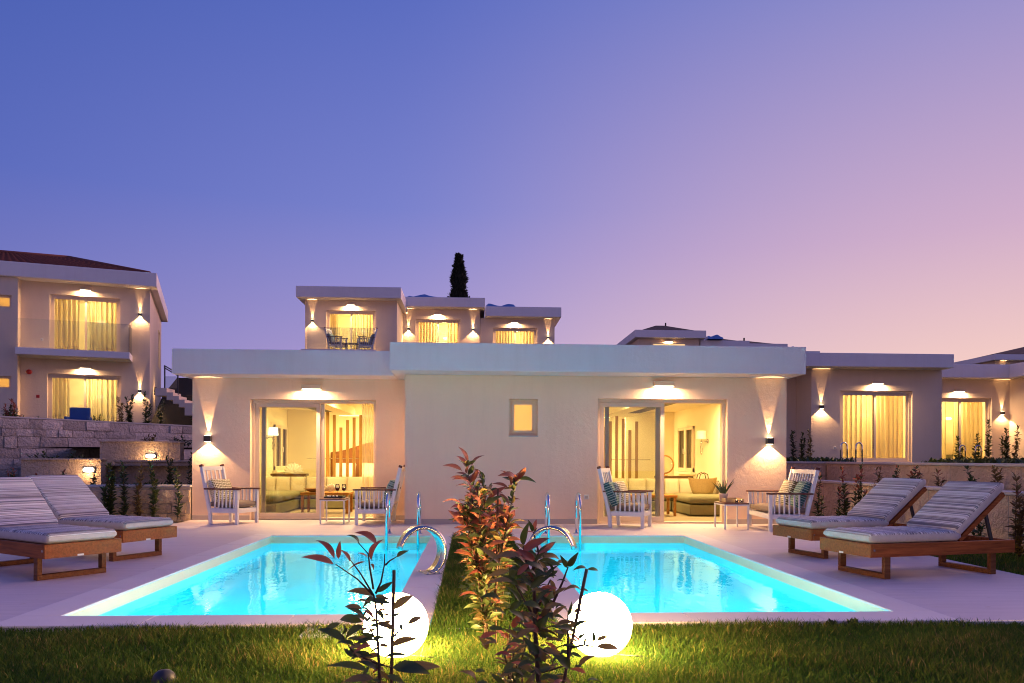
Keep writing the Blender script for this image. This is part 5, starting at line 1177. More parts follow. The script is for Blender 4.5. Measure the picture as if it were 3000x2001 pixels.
B_LEAVES= [([0.171,2.63,0.863],[0.191,2.602,0.947]),([0.193,2.479,0.923],[0.176,2.467,0.962]),([0.203,2.557,0.917],[0.212,2.576,0.955]),([0.194,2.481,0.919],[0.172,2.481,0.922]),([0.201,2.53,0.917],[0.21,2.523,0.933]),([0.154,2.36,0.875],[0.232,2.341,0.917]),([0.208,2.441,0.856],[0.244,2.423,0.873]),([0.206,2.416,0.864],[0.233,2.405,0.888]),([0.171,2.438,0.824],[0.049,2.419,0.835]),([0.207,2.55,0.812],[0.291,2.54,0.81]),([0.136,2.469,0.82],[0.112,2.446,0.761]),([0.124,2.374,0.782],[0.048,2.359,0.782]),([0.309,2.544,0.8],[0.285,2.537,0.843]),([0.294,2.399,0.824],[0.324,2.381,0.871]),([0.364,2.474,0.805],[0.314,2.446,0.804]),([0.383,2.601,0.787],[0.423,2.621,0.779]),([0.345,2.455,0.74],[0.283,2.438,0.74]),([0.368,2.625,0.718],[0.393,2.637,0.707]),([0.267,2.539,0.767],[0.234,2.537,0.783]),([0.269,2.494,0.764],[0.302,2.48,0.763]),([0.254,2.534,0.764],[0.265,2.517,0.708]),([0.22,2.489,0.653],[0.25,2.497,0.703]),([0.32,2.592,0.641],[0.27,2.6,0.666]),([0.296,2.418,0.67],[0.308,2.417,0.714]),([0.338,2.615,0.642],[0.376,2.635,0.643]),([0.31,2.368,0.64],[0.356,2.37,0.659]),([0.328,2.615,0.567],[0.246,2.604,0.615]),([0.312,2.521,0.569],[0.352,2.548,0.548]),([0.391,2.477,0.556],[0.356,2.452,0.559]),([0.413,2.595,0.532],[0.494,2.62,0.515]),([0.376,2.408,0.591],[0.368,2.395,0.633]),([0.4,2.509,0.571],[0.442,2.518,0.582]),([0.369,2.573,0.542],[0.378,2.581,0.567]),([0.209,2.389,0.512],[0.175,2.374,0.505]),([0.232,2.487,0.577],[0.294,2.487,0.571]),([0.177,2.401,0.744],[0.232,2.382,0.741]),([0.098,2.393,0.502],[0.145,2.395,0.505]),([0.184,2.573,0.808],[0.254,2.57,0.839]),([0.266,2.554,0.631],[0.226,2.555,0.659]),([0.237,2.439,0.446],[0.17,2.418,0.436]),([0.226,2.485,0.522],[0.252,2.508,0.549]),([0.13,2.579,0.471],[0.185,2.573,0.521]),([0.17,2.617,0.691],[0.198,2.601,0.745]),([0.192,2.45,0.768],[0.218,2.445,0.812]),([0.271,2.484,0.546],[0.234,2.508,0.568]),([0.235,2.462,0.525],[0.191,2.457,0.519]),([0.213,2.609,0.776],[0.172,2.619,0.767]),([0.027,2.405,0.607],[0.084,2.397,0.625]),([0.378,2.588,0.446],[0.326,2.608,0.454]),([0.377,2.612,0.387],[0.41,2.616,0.414]),([0.185,2.421,0.669],[0.142,2.426,0.676]),([0.232,2.455,0.804],[0.204,2.438,0.839]),([0.157,2.436,0.52],[0.122,2.414,0.527]),([0.248,2.552,0.745],[0.208,2.557,0.732]),([0.219,2.634,0.62],[0.257,2.642,0.638]),([0.234,2.381,0.632],[0.211,2.392,0.642]),([0.23,2.554,0.84],[0.289,2.574,0.82]),([0.179,2.575,0.778],[0.14,2.546,0.802]),([0.205,2.512,0.5],[0.153,2.542,0.524]),([0.077,2.379,0.597],[0.032,2.388,0.583]),([0.246,2.408,0.797],[0.213,2.388,0.841]),([0.216,2.526,0.697],[0.277,2.514,0.687]),([0.223,2.476,0.61],[0.257,2.455,0.628]),([0.197,2.624,0.612],[0.136,2.595,0.62]),([0.231,2.507,0.835],[0.199,2.523,0.859]),([0.208,2.617,0.817],[0.27,2.641,0.834]),([0.198,2.467,0.833],[0.136,2.481,0.839]),([0.209,2.612,0.818],[0.145,2.597,0.875]),([0.221,2.393,0.577],[0.271,2.376,0.557]),([0.155,2.422,0.792],[0.113,2.411,0.817]),([0.301,2.387,0.563],[0.337,2.383,0.549]),([0.195,2.631,0.543],[0.158,2.607,0.582]),([0.057,2.558,0.604],[0.109,2.539,0.602]),([0.168,2.519,0.457],[0.106,2.504,0.483]),([0.211,2.495,0.653],[0.253,2.504,0.657]),([0.133,2.38,0.61],[0.195,2.401,0.635]),([0.166,2.383,0.834],[0.218,2.406,0.816]),([0.142,2.414,0.766],[0.087,2.406,0.8]),([0.152,2.493,0.76],[0.182,2.512,0.748]),([0.216,2.616,0.822],[0.28,2.612,0.824]),([0.204,2.538,0.482],[0.159,2.525,0.473]),([0.179,2.525,0.838],[0.146,2.5,0.833]),([0.184,2.507,0.535],[0.249,2.486,0.543]),([0.241,2.516,0.631],[0.189,2.5,0.619]),([0.043,2.422,0.5],[0.011,2.438,0.494]),([0.106,2.558,0.455],[0.14,2.546,0.501]),([0.166,2.552,0.815],[0.136,2.562,0.82]),([0.068,2.482,0.683],[0.11,2.492,0.657]),([0.245,2.489,0.727],[0.209,2.467,0.744]),([0.345,2.446,0.507],[0.319,2.448,0.505]),([0.27,2.523,0.67],[0.302,2.549,0.681]),([0.226,2.623,0.597],[0.288,2.635,0.638]),([0.146,2.473,0.842],[0.171,2.466,0.846]),([0.201,2.557,0.751],[0.147,2.585,0.723]),([0.217,2.622,0.788],[0.16,2.65,0.836]),([0.296,2.632,0.509],[0.342,2.608,0.491]),([0.21,2.5,0.695],[0.266,2.498,0.748]),([0.152,2.373,0.716],[0.212,2.385,0.696]),([0.159,2.408,0.647],[0.134,2.393,0.68]),([0.309,2.458,0.496],[0.244,2.448,0.552]),([0.208,2.55,0.604],[0.252,2.54,0.646]),([0.184,2.43,0.781],[0.239,2.44,0.813]),([0.199,2.563,0.439],[0.128,2.566,0.45]),([0.211,2.524,0.437],[0.24,2.519,0.446]),([0.212,2.556,0.812],[0.16,2.534,0.868]),([0.328,2.583,0.528],[0.301,2.59,0.542]),([0.247,2.413,0.638],[0.291,2.428,0.626]),([0.246,2.538,0.776],[0.173,2.515,0.79]),([0.256,2.374,0.651],[0.317,2.348,0.663]),([0.258,2.513,0.489],[0.31,2.51,0.539]),([0.153,2.448,0.707],[0.117,2.426,0.754]),([0.137,2.361,0.804],[0.18,2.355,0.847]),([0.242,2.528,0.654],[0.199,2.51,0.663]),([0.141,2.517,0.833],[0.18,2.533,0.817]),([0.285,2.389,0.458],[0.331,2.37,0.463]),([0.18,2.42,0.755],[0.242,2.402,0.795]),([0.131,2.456,0.494],[0.087,2.473,0.466]),([0.126,2.454,0.534],[0.068,2.454,0.537]),([0.261,2.612,0.401],[0.216,2.622,0.419]),([0.271,2.402,0.643],[0.318,2.431,0.614]),([0.262,2.507,0.538],[0.328,2.494,0.552]),([0.196,2.397,0.793],[0.154,2.381,0.811]),([0.388,2.567,0.399],[0.346,2.588,0.372]),([0.133,2.637,0.572],[0.189,2.61,0.579]),([0.242,2.502,0.675],[0.207,2.49,0.729]),([0.209,2.497,0.845],[0.27,2.523,0.887]),([0.141,2.411,0.512],[0.2,2.415,0.524]),([0.16,2.383,0.665],[0.109,2.355,0.699]),([0.178,2.579,0.704],[0.117,2.55,0.767]),([0.09,2.481,0.71],[0.026,2.465,0.717]),([0.214,2.453,0.61],[0.157,2.465,0.639]),([0.198,2.389,0.724],[0.241,2.387,0.759]),([0.135,2.38,0.656],[0.169,2.386,0.641]),([0.23,2.504,0.422],[0.195,2.488,0.446]),([0.222,2.367,0.701],[0.27,2.363,0.717]),([0.164,2.625,0.761],[0.221,2.632,0.76]),([0.244,2.494,0.535],[0.182,2.51,0.538]),([0.225,2.397,0.532],[0.203,2.404,0.582]),([0.241,2.523,0.505],[0.183,2.549,0.536]),([0.26,2.498,0.582],[0.224,2.52,0.587]),([0.197,2.386,0.667],[0.172,2.407,0.682]),([0.257,2.606,0.772],[0.221,2.621,0.752]),([0.126,2.45,0.627],[0.161,2.438,0.687]),([0.212,2.366,0.499],[0.181,2.371,0.53]),([0.271,2.402,0.475],[0.218,2.411,0.492]),([0.278,2.596,0.809],[0.337,2.625,0.794]),([0.193,2.583,0.55],[0.16,2.559,0.534]),([0.209,2.532,0.833],[0.162,2.551,0.809]),([0.221,2.402,0.454],[0.183,2.419,0.426]),([0.224,2.428,0.549],[0.168,2.451,0.574]),([0.254,2.59,0.771],[0.188,2.596,0.764]),([0.191,2.56,0.781],[0.238,2.553,0.818]),([0.092,2.588,0.81],[0.021,2.576,0.864]),([0.262,2.543,0.481],[0.193,2.56,0.469]),([0.168,2.573,0.538],[0.141,2.599,0.509]),([0.197,2.377,0.628],[0.267,2.396,0.607]),([0.152,2.472,0.567],[0.109,2.457,0.573]),([0.121,2.573,0.469],[0.189,2.563,0.485]),([0.276,2.518,0.795],[0.246,2.523,0.771]),([0.198,2.456,0.793],[0.249,2.443,0.793]),([0.136,2.637,0.776],[0.103,2.662,0.744]),([0.361,2.604,0.531],[0.308,2.579,0.578]),([0.254,2.456,0.66],[0.298,2.455,0.693]),([0.189,2.363,0.846],[0.132,2.341,0.885]),([0.204,2.462,0.617],[0.245,2.449,0.675]),([0.241,2.493,0.777],[0.197,2.464,0.755]),([0.283,2.548,0.558],[0.333,2.577,0.604]),([0.206,2.557,0.842],[0.23,2.563,0.831]),([0.2,2.436,0.696],[0.265,2.461,0.736]),([0.229,2.401,0.505],[0.268,2.418,0.524]),([0.134,2.591,0.621],[0.194,2.568,0.598]),([0.205,2.468,0.779],[0.254,2.483,0.786]),([0.166,2.635,0.686],[0.114,2.642,0.725]),([0.12,2.458,0.679],[0.167,2.447,0.716]),([0.147,2.631,0.393],[0.212,2.62,0.391]),([0.006,2.37,0.462],[-0.039,2.364,0.447]),([0.23,2.379,0.796],[0.195,2.398,0.813]),([0.27,2.613,0.493],[0.236,2.632,0.479]),([0.219,2.564,0.822],[0.15,2.542,0.838]),([0.286,2.591,0.702],[0.215,2.568,0.683]),([0.196,2.475,0.606],[0.15,2.497,0.639]),([0.205,2.624,0.708],[0.258,2.645,0.701]),([0.2,2.466,0.829],[0.229,2.437,0.864]),([0.262,2.483,0.725],[0.304,2.5,0.743]),([0.187,2.609,0.742],[0.258,2.592,0.767]),([0.207,2.396,0.581],[0.231,2.409,0.58]),([0.194,2.598,0.755],[0.224,2.582,0.756]),([0.185,2.563,0.71],[0.141,2.577,0.694]),([0.166,2.563,0.412],[0.142,2.584,0.435]),([0.127,2.539,0.415],[0.171,2.524,0.42]),([0.109,2.62,0.484],[0.139,2.627,0.545]),([0.171,2.378,0.779],[0.142,2.39,0.811]),([0.12,2.526,0.794],[0.052,2.546,0.772]),([0.159,2.418,0.814],[0.118,2.439,0.851]),([0.104,2.49,0.468],[0.154,2.511,0.521]),([0.194,2.44,0.739],[0.135,2.468,0.774]),([0.245,2.382,0.522],[0.215,2.381,0.57]),([0.192,2.43,0.773],[0.128,2.416,0.817]),([0.219,2.365,0.811],[0.15,2.338,0.842]),([0.214,2.456,0.559],[0.186,2.442,0.551]),([0.257,2.483,0.607],[0.296,2.499,0.595]),([0.231,2.537,0.421],[0.298,2.508,0.401]),([0.201,2.532,0.625],[0.15,2.56,0.65]),([0.01,2.422,0.456],[0.073,2.393,0.452]),([0.015,2.457,0.451],[-0.038,2.428,0.498]),([0.262,2.637,0.547],[0.212,2.621,0.601]),([0.222,2.394,0.783],[0.269,2.402,0.829]),([0.247,2.365,0.479],[0.278,2.388,0.48]),([0.239,2.589,0.627],[0.308,2.586,0.623]),([0.243,2.404,0.515],[0.184,2.393,0.496]),([0.207,2.532,0.512],[0.172,2.543,0.564]),([0.168,2.527,0.834],[0.22,2.513,0.812]),([0.255,2.561,0.507],[0.225,2.581,0.481]),([0.216,2.473,0.458],[0.261,2.446,0.478]),([0.182,2.541,0.726],[0.121,2.53,0.763]),([0.305,2.613,0.501],[0.235,2.616,0.502]),([0.276,2.612,0.425],[0.326,2.63,0.423]),([0.295,2.545,0.584],[0.348,2.519,0.63]),([0.054,2.617,0.521],[0.02,2.595,0.572]),([0.26,2.518,0.662],[0.222,2.51,0.669]),([0.079,2.498,0.472],[0.114,2.514,0.44]),([0.184,2.637,0.742],[0.24,2.622,0.779]),([0.213,2.605,0.469],[0.238,2.592,0.493]),([0.327,2.549,0.421],[0.265,2.567,0.442]),([0.174,2.577,0.552],[0.113,2.605,0.534]),([0.201,2.594,0.402],[0.261,2.582,0.387]),([0.305,2.604,0.39],[0.237,2.611,0.43]),([0.254,2.604,0.783],[0.211,2.618,0.805]),([0.207,2.389,0.559],[0.154,2.404,0.611]),([0.367,2.475,0.453],[0.421,2.504,0.431]),([0.22,2.536,0.776],[0.273,2.508,0.778]),([0.158,2.367,0.457],[0.193,2.373,0.513]),([0.181,2.535,0.753],[0.207,2.525,0.796]),([0.15,2.63,0.463],[0.198,2.65,0.45]),([0.124,2.44,0.85],[0.167,2.461,0.861]),([0.08,2.452,0.579],[0.036,2.445,0.595]),([0.174,2.453,0.575],[0.137,2.457,0.551]),([0.254,2.535,0.529],[0.214,2.533,0.521]),([0.138,2.495,0.586],[0.193,2.513,0.607]),([0.112,2.542,0.414],[0.06,2.546,0.463]),([0.144,2.552,0.438],[0.204,2.571,0.49]),([0.228,2.53,0.491],[0.187,2.537,0.55]),([0.276,2.391,0.578],[0.325,2.384,0.577]),([0.153,2.509,0.59],[0.124,2.503,0.577]),([0.214,2.465,0.745],[0.271,2.471,0.745]),([0.214,2.55,0.637],[0.16,2.544,0.701]),([0.142,2.451,0.6],[0.099,2.421,0.629]),([0.234,2.476,0.588],[0.197,2.465,0.65]),([0.167,2.444,0.787],[0.199,2.429,0.766]),([0.231,2.591,0.797],[0.257,2.577,0.83]),([0.167,2.584,0.515],[0.098,2.598,0.499]),([0.144,2.615,0.719],[0.181,2.587,0.757]),([0.215,2.594,0.493],[0.259,2.582,0.524]),([0.269,2.559,0.666],[0.231,2.587,0.68]),([0.197,2.469,0.479],[0.14,2.495,0.498]),([0.339,2.48,0.585],[0.36,2.458,0.606]),([0.187,2.638,0.589],[0.253,2.611,0.639]),([0.344,2.508,0.486],[0.402,2.512,0.52])]
B_STEMS= [[[0.22,2.5,0.283],[0.214,2.5,0.44],[0.202,2.5,0.613],[0.199,2.5,0.755],[0.194,2.5,0.84]],[[0.194,2.5,0.755],[0.175,2.5,0.821],[0.163,2.5,0.877]],[[0.196,2.5,0.802],[0.213,2.5,0.854],[0.196,2.5,0.921]],[[0.214,2.5,0.623],[0.133,2.5,0.764]],[[0.214,2.5,0.623],[0.261,2.5,0.698],[0.289,2.5,0.759],[0.307,2.5,0.809]],[[0.309,2.5,0.495],[0.307,2.5,0.655]],[[0.314,2.5,0.551],[0.361,2.5,0.56],[0.394,2.5,0.553]],[[0.214,2.5,0.472],[0.304,2.5,0.495]],[[0.202,2.5,0.66],[0.251,2.5,0.769]]]
B_STAKE= [[0.374,2.55,0.795],[0.306,2.55,0.457],[0.249,2.55,0.169]]
def leaf_mesh(name, m, arch, wid, n=7, fold=.25):
    vs = []; fs = []
    for i in range(n + 1):
        u = i / n; w = wid * math.sin(math.pi * min(1, u ** .8)) ** .85 * (1 - .25 * u) if 0 < i < n else .004
        z = arch * 4 * u * (1 - u) ; 
        vs += [(u, -w / 2, z + fold * w), (u, 0, z), (u, w / 2, z + fold * w)]
    for i in range(n): fs += [(i * 3, i * 3 + 3, i * 3 + 4, i * 3 + 1), (i * 3 + 1, i * 3 + 4, i * 3 + 5, i * 3 + 2)]
    me = bpy.data.meshes.new(name); me.from_pydata(vs, [], fs); me.polygons.foreach_set('use_smooth', [True] * len(fs)); me.materials.append(MATS[m]); return me
LEAF = {m: [leaf_mesh('leaf', m, a, w) for a, w in ((.12, .34), (.20, .38), (.07, .32), (.16, .30))] for m in ('leaf_green', 'leaf_red', 'leaf_bronze')}
def frame_from(d, up):
    d = d.normalized(); s = up.cross(d)
    if s.length < 1e-3: s = Vector((1, 0, 0)).cross(d)
    s.normalize(); return Matrix((d, s, d.cross(s))).transposed()
def put_leaf(parent, p, q, m, rnd, roll=.5, face=0.):
    p, q = Vector(p), Vector(q); d = q - p
    o = bpy.data.objects.new('leaf', rnd.choice(LEAF[m])); COL.objects.link(o); o.parent = parent
    M = frame_from(d, Vector((rnd.uniform(-roll, roll), rnd.uniform(-roll, roll) - face * rnd.uniform(.2, 1.8), 1)))
    o.matrix_basis = Matrix.Translation(p - parent.location) @ M.to_4x4() @ Matrix.Scale(d.length, 4)
    return o
def seedling(name, label, base, leaves, stems, stake, red_z, seed, r0, grow=1.):
    t = thing(name, label, 'shrub', base); rnd = random.Random(seed)
    for i, s in enumerate(stems):
        pts = ([base] if i == 0 else []) + s; n = len(pts)
        MB().tube([Vector(p) - t.location for p in pts], [r0 * (1 if i == 0 else .5) * (1 - .6 * k / (n - 1)) for k in range(n)], 6).build('stem', 'bark', t)
    for p, q in leaves: put_leaf(t, p, [a + (b - a) * grow for a, b in zip(p, q)], 'leaf_red' if (p[2] > red_z and rnd.random() < .75) or rnd.random() < .08 else rnd.choice(('leaf_green', 'leaf_green', 'leaf_bronze')), rnd, .7, 1.)
    st = MB().tube([Vector(p) - t.location for p in stake], .0055, 6).build('stake', 'stake_wood', t)
    return t
seedling('photinia_shrub', 'dark leafy seedling on a stake in front of the left globe lamp', (-.262, 2.35, -.035), A_LEAVES, A_STEMS, A_STAKE, .80, 5, .007, 1.22)
seedling('photinia_shrub', 'dark bushy shrub with big leaves just left of the right globe lamp', (.235, 2.5, -.035), B_LEAVES, B_STEMS, B_STAKE, .84, 6, .011)
# smaller shrubs: one joined foliage part each
def foliage(pts, seed, ls, m, name, parent):
    rnd = random.Random(seed); vs = []; fs = []
    for p, d, ln in pts:
        M = frame_from(Vector(d), Vector((rnd.uniform(-.6, .6), rnd.uniform(-.6, .6), 1)))
        b = len(vs); w = .19 * ln
        for q in ((0, 0, 0), (.35 * ln, -w, .06 * ln), (.4 * ln, 0, .03 * ln), (.35 * ln, w, .06 * ln), (.75 * ln, -w * .7, 0), (.75 * ln, w * .7, 0), (ln, 0, -.10 * ln)):
            vs.append(tuple(Vector(p) + M @ Vector(q)))
        fs += [(b, b + 1, b + 2), (b, b + 2, b + 3), (b + 1, b + 4, b + 6, b + 2), (b + 2, b + 6, b + 5, b + 3)]
    me = bpy.data.meshes.new(name); me.from_pydata(vs, [], fs); me.materials.append(MATS[m])
    return link(name, me, parent, kind='stuff')
def photinia(label, x, y, h, spread, n, seed, lo=.1, ls=.085):
    t = thing('photinia_shrub', label, 'shrub', (x, y, -.035)); rnd = random.Random(seed); stems = []
    for i in range(6):
        a = rnd.uniform(0, 6.28); sx, sy = spread * .55 * math.cos(a) * rnd.uniform(.4, 1), spread * .55 * math.sin(a) * rnd.uniform(.4, 1); hh = h * rnd.uniform(.72, 1.0) if i else h * .98
        pts = [(sx * .25 * k / 5 + sx * .75 * (k / 5) ** 1.5 * 1.0, sy * (k / 5), hh * k / 5) for k in range(6)]
        MB().tube(pts, [.008, .007, .006, .005, .004, .002], 5).build('stem', 'bark', t); stems.append(pts)
    for k in range(n):
        pts = rnd.choice(stems); u = lo + (1 - lo) * rnd.random() ** .8; f = u * 5; i = min(4, int(f)); p = Vector(pts[i]).lerp(Vector(pts[i + 1]), f - i)
        a = rnd.uniform(0, 6.28); ln = ls * rnd.uniform(.7, 1.3); el = rnd.uniform(-.2, .9)
        d = Vector((math.cos(a) * math.cos(el), math.sin(a) * math.cos(el), math.sin(el))) * ln
        p = p + d * rnd.uniform(0, .35) + t.location
        red = u > .66 + rnd.uniform(-.4, .4)
        put_leaf(t, p, p + d, 'leaf_red' if red else rnd.choice(('leaf_green', 'leaf_bronze', 'leaf_green')), rnd, .8, .5)
    inner = []
    for k in range(int(n * 1.1)):
        pts = rnd.choice(stems); u = lo + (1 - lo) * rnd.random() ** .9; f = u * 5; i = min(4, int(f)); p = Vector(pts[i]).lerp(Vector(pts[i + 1]), f - i)
        a = rnd.uniform(0, 6.28); el = rnd.uniform(-.1, 1.0); inner.append((p, (math.cos(a) * math.cos(el), math.sin(a) * math.cos(el), math.sin(el)), ls * rnd.uniform(.45, .95)))
    foliage(inner[::2], seed, ls, 'leaf_green', 'inner_foliage', t); foliage(inner[1::2], seed + 1, ls, 'leaf_bronze', 'inner_foliage', t)
    MB().tube([(.05, .02, 0), (.06, .02, h * .85)], .006, 6).build('stake', 'stake_wood', t)
photinia('red tipped photinia bush in the middle of the grass strip between the pools', .10, 4.85, 1.18, .34, 300, 11, .12, .105)
photinia('second photinia bush close behind the red tipped one between the pools', .17, 5.6, 1.02, .34, 280, 12, .1, .105)
photinia('third photinia bush in the row between the pools', .02, 6.3, .95, .3, 220, 14, .1, .105)
photinia('low red leaved sprig at the foot of the middle bushes', .2, 3.9, .35, .25, 40, 13, .05, .07)

def shrub(label, x, y, z, h, seed, nst=2, wide=.1, dens=46, ls=.12, red=.0, group='young shrubs along the walls', bare=.06):
    t = thing('garden_shrub', label, 'shrub', (x, y, z), 0, group); rnd = random.Random(seed); green = []; reds = []
    for i in range(nst):
        hh = h * (1 if i == 0 else rnd.uniform(.55, .95)); a = rnd.uniform(0, 6.28); k0 = wide * (0 if i == 0 else 1) * rnd.uniform(.5, 1.2)
        bx, by = k0 * math.cos(a), k0 * .6 * math.sin(a); wob = rnd.uniform(-.05, .05)
        pts = [(bx * (.4 + .6 * k / 4) + wob * math.sin(k), by * (.4 + .6 * k / 4), hh * k / 4) for k in range(5)]
        MB().tube(pts, [.007, .006, .005, .004, .002], 4).build('stem', 'bark', t)
        n = int(dens * 1.5 * hh)
        for j in range(n):
            u = bare + (1 - bare) * (j + rnd.random()) / n; f = min(u, .999) * 4; q = int(f); p = Vector(pts[q]).lerp(Vector(pts[q + 1]), f - q)
            a = j * 2.4 + rnd.uniform(-.5, .5); el = rnd.uniform(.15, .95) if u < .9 else rnd.uniform(.6, 1.3); ln = ls * rnd.uniform(.6, 1.25) * (1.1 - .35 * u)
            d = (math.cos(a) * math.cos(el), math.sin(a) * math.cos(el), math.sin(el))
            (reds if u > .75 and rnd.random() < red else green).append((p, d, ln))
    foliage(green, seed, ls, 'leaf_green' if rnd.random() < .7 else 'leaf_bronze', 'foliage', t)
    if reds: foliage(reds, seed + 1, ls, 'leaf_red', 'young_foliage', t)
ORD = ['first', 'second', 'third', 'fourth', 'fifth', 'sixth', 'seventh', 'eighth', 'ninth', 'tenth', 'eleventh', 'twelfth']
for i, (x, y, z, h, n, w, d) in enumerate(((-5.28, 14.42, 0, .95, 1, .05, 60), (-5.78, 14.55, 0, 1.05, 2, .1, 60), (-6.0, 14.6, 0, .98, 2, .08, 60), (-6.25, 14.5, 0, 1.05, 2, .08, 60), (-6.52, 14.55, 0, 1.02, 5, .16, 80))):
    shrub(ORD[i] + ' leafy shrub from the villa corner, before the low left wall', x, y, z, h, 100 + i, n, w, d)
for i, (x, y, z, h, n, r) in enumerate(((-6.15, 16.3, .5, .66, 3, 0), (-7.27, 15.6, .5, .38, 2, .2), (-7.81, 15.5, .5, .4, 1, .6), (-8.2, 15.3, .5, .3, 3, .9), (-8.7, 15.4, .5, .42, 4, .9), (-5.55, 16.0, .5, .75, 4, 0))):
    shrub(ORD[i] + ' small shrub counted in the raised bed above the low left wall', x, y, z, h, 120 + i, n, .12, 55, .1, r)
shrub('dark shrub half hidden between the two left loungers', -7.12, 13.3, 0, .62, 131, 3, .1, 70, .1, .5)
for i, (x, y, h, n, r) in enumerate(((6.0, 13.35, .92, 2, .1), (6.25, 13.0, 1.05, 3, .7), (6.36, 12.6, 1.08, 4, .6), (6.33, 12.15, .78, 2, .3), (6.62, 10.0, .5, 3, .0), (6.62, 9.25, 1.0, 4, .3))):
    shrub(ORD[i] + ' shrub from the loveseat, before the low right wall', x, y, -.03, h, 140 + i, n, .1, 70, .105, r)
for i, (x, y, h, n, r) in enumerate(((7.2, 13.6, .40, 2, .1), (7.4, 13.4, .42, 2, .1), (7.38, 12.8, .42, 5, .6), (7.29, 12.0, .36, 2, .8), (7.4, 11.4, .44, 3, .1), (7.4, 10.8, .44, 3, .0), (7.35, 10.0, .45, 3, .2))):
    shrub(ORD[i] + ' shrub from the villa in the bed on top of the low right wall', x, y, .62, h, 160 + i, n, .1, 60, .1, r)
for i, (x, y, h) in enumerate(((9.74, 23.5, .98), (10.06, 23.6, .95), (10.25, 23.5, 1.05))):
    shrub(ORD[i] + ' dark shrub on the terrace before the shaded recessed wall', x, y, 1.04, h, 180 + i, 2, .1, 50, .14)
for i, (x, y, h, n) in enumerate(((15.24, 24, .85, 3), (15.86, 24, .95, 2), (16.2, 24, 1.4, 2), (16.45, 23.5, 1.1, 4), (16.8, 23.5, 1.15, 2), (16.7, 22.7, .95, 3))):
    shrub(ORD[i] + ' shrub before the corner villa at the right edge', x, y, 1.04, h, 190 + i, n, .14, 50, .15)
for i, (x, y, h, n, r) in enumerate(((-11.2, 25.6, 1.05, 2, 0), (-10.85, 25.7, 1.12, 4, 0), (-10.42, 25.7, 1.2, 3, 0), (-10.06, 26.2, 1.0, 2, 0), (-14.4, 25.4, .95, 8, .8), (-14.1, 25.2, .6, 5, .4), (-13.5, 25.3, .4, 4, .2), (-11.7, 25.4, .45, 5, 0), (-9.2, 27, .8, 6, .1))):
    shrub(ORD[i] + ' shrub on the terrace in front of the left villa', x, y, 2.0, h, 210 + i, n, .18, 50, .14, r)
for i, (x, y, z) in enumerate(((-7.4, 20.6, 1.42), (-8.2, 20.5, 1.42), (-9.0, 18.3, .98), (-9.6, 18.2, .98))):
    shrub(ORD[i] + ' low dark plant on top of the left planter walls', x, y, z, .28, 230 + i, 5, .3, 60, .12)
def ground_cover(label, x0, x1, y0, y1, z, n, seed, ls=.09):
    rnd = random.Random(seed); pts = []
    for i in range(n):
        a = rnd.uniform(0, 6.28); el = rnd.uniform(.2, 1.2); pts.append(((rnd.uniform(x0, x1), rnd.uniform(y0, y1), z + rnd.uniform(-.01, .06)), (math.cos(a) * math.cos(el), math.sin(a) * math.cos(el), math.sin(el)), ls * rnd.uniform(.6, 1.6)))
    tag(foliage(pts, seed, ls, 'leaf_green', 'ground_cover', None), label, 'ground cover')
ground_cover('low green ground cover on the terrace edge before the corner villa', 14.3, 19, 22, 24.5, 1.04, 2200, 61, .16)
ground_cover('low dark ground cover before the shaded recessed wall', 8.6, 11.2, 22.5, 24.8, 1.04, 1200, 62, .16)
ground_cover('low green plants in the raised bed beside the villa', -7.0, -5.3, 15.1, 17.5, .5, 900, 63, .1)

# cypress
t = thing('cypress_tree', 'tall black cypress silhouette behind the hilltop villas', 'tree', (-.82, 46, 4.2))
MB().tube([(0, 0, 0), (.03, 0, 4), (-.02, 0, 9)], [.16, .1, .02], 8).build('trunk', 'bark', t)
rnd = random.Random(77); pts = []
for i in range(9000):
    u = rnd.random(); z = .6 + 8.1 * u; r = (.70 * (1 - .72 * u ** 1.5) * min(1, u * 9 + .3)) * (1 + .14 * math.sin(u * 31) + .1 * math.sin(u * 53 + 2)); a = rnd.uniform(0, 6.28); rr = r * rnd.random() ** .4
    rr *= 1 - max(0, u - .86) * 4.5
    if rnd.random() < .06: rr *= 1.25
    el = rnd.uniform(.5, 1.35); pts.append(((rr * math.cos(a), rr * math.sin(a), z), (math.cos(a) * math.cos(el), math.sin(a) * math.cos(el), math.sin(el)), rnd.uniform(.14, .36)))
foliage(pts, 5, .2, 'cypress_leaf', 'crown', t)

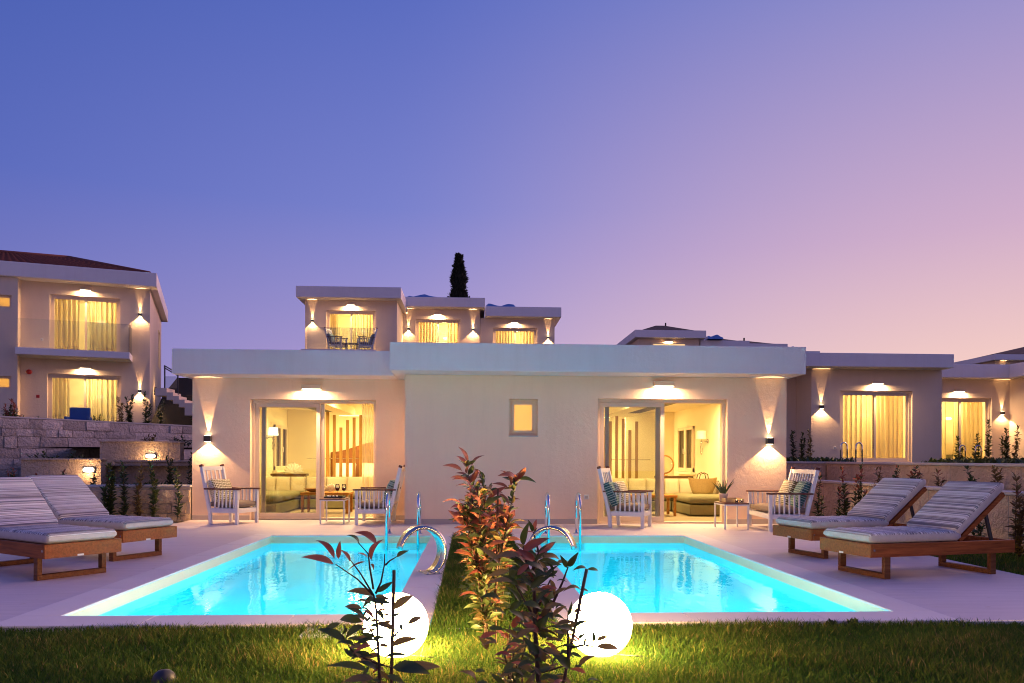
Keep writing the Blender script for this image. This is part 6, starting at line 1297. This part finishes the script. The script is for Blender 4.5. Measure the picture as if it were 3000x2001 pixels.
# grass blades
def grass(name, label, rects, dens, z, seed, h0=.045, lean=.5):
    g = np.random.default_rng(seed); P = []
    for x0, x1, y0, y1 in rects:
        n = int((x1 - x0) * (y1 - y0) * dens); P.append(np.c_[g.uniform(x0, x1, n), g.uniform(y0, y1, n)])
    P = np.concatenate(P); n = len(P)
    cl = .5 + .5 * np.sin(P[:, 0] * 3.1 + np.sin(P[:, 1] * 4.3) * 1.7) * np.sin(P[:, 1] * 2.7 + P[:, 0] * 1.3)
    h = h0 * (.55 + .9 * g.random(n) ** 1.5) * (.7 + .6 * cl); a = g.uniform(0, 2 * np.pi, n); b = a + g.normal(0, .6, n) + np.pi / 2
    le = lean * h * g.uniform(.2, 1.6, n); w = g.uniform(.0016, .0036, n); tint = np.clip(.25 + .35 * cl + g.normal(0, .25, n), 0, 1)
    base = np.c_[P, np.full(n, z)]; d = np.c_[np.cos(a), np.sin(a), np.zeros(n)]; s = np.c_[np.cos(b), np.sin(b), np.zeros(n)]; up = np.array([0, 0, 1.])
    midp = base + up * (h * .6)[:, None] + d * (le * .35)[:, None]; tip = base + up * h[:, None] + d * le[:, None]
    V = np.stack([base - s * w[:, None], base + s * w[:, None], midp - s * (w * .85)[:, None], midp + s * (w * .85)[:, None], tip], 1).reshape(-1, 3)
    k = np.arange(n)[:, None] * 5
    T = np.concatenate([k + [0, 1, 3], k + [0, 3, 2], k + [2, 3, 4]], 1).reshape(-1, 3)
    me = bpy.data.meshes.new(name); me.vertices.add(len(V)); me.vertices.foreach_set('co', V.astype(np.float32).ravel())
    me.loops.add(len(T) * 3); me.loops.foreach_set('vertex_index', T.astype(np.int32).ravel())
    me.polygons.add(len(T)); me.polygons.foreach_set('loop_start', np.arange(0, len(T) * 3, 3, dtype=np.int32)); me.update(calc_edges=True)
    me.materials.append(MATS['grass_blade'])
    at = me.attributes.new('tint', 'FLOAT', 'POINT'); at.data.foreach_set('value', np.repeat(tint, 5).astype(np.float32))
    o = link(name, me, None, kind='stuff'); tag(o, label, 'grass'); return o
grass('grass', 'short lawn grass across the foreground around the globe lamps', [(-4.2, 4.6, 3.5, 5.53)], 9500, -.036, 1, .046, .7)
grass('grass', 'grass strip between the two pools', [(STRIP[0] + .01, STRIP[1] - .01, 5.5, STRIP[3])], 8000, -.031, 2, .055, .7)
grass('grass', 'grass beside the right sun loungers', [(DECK_X1 + .01, 6.88, 6.5, 12)], 2500, -.031, 3, .06)
def tuft(x, y, seed, label):
    rnd = random.Random(seed); pts = [((x + rnd.uniform(-.03, .03), y + rnd.uniform(-.02, .02), -.03), (rnd.uniform(-.5, .5), rnd.uniform(-.4, .3), 1), rnd.uniform(.035, .07)) for _ in range(22)]
    tag(foliage(pts, seed, .1, 'leaf_green', 'weed_tuft', None), label, 'weed')
tuft(2.55, 5.48, 1, 'small green weed tuft at the terrace edge right of the right pool'); tuft(2.72, 5.49, 2, 'smaller weed tuft right of the other one at the terrace edge')
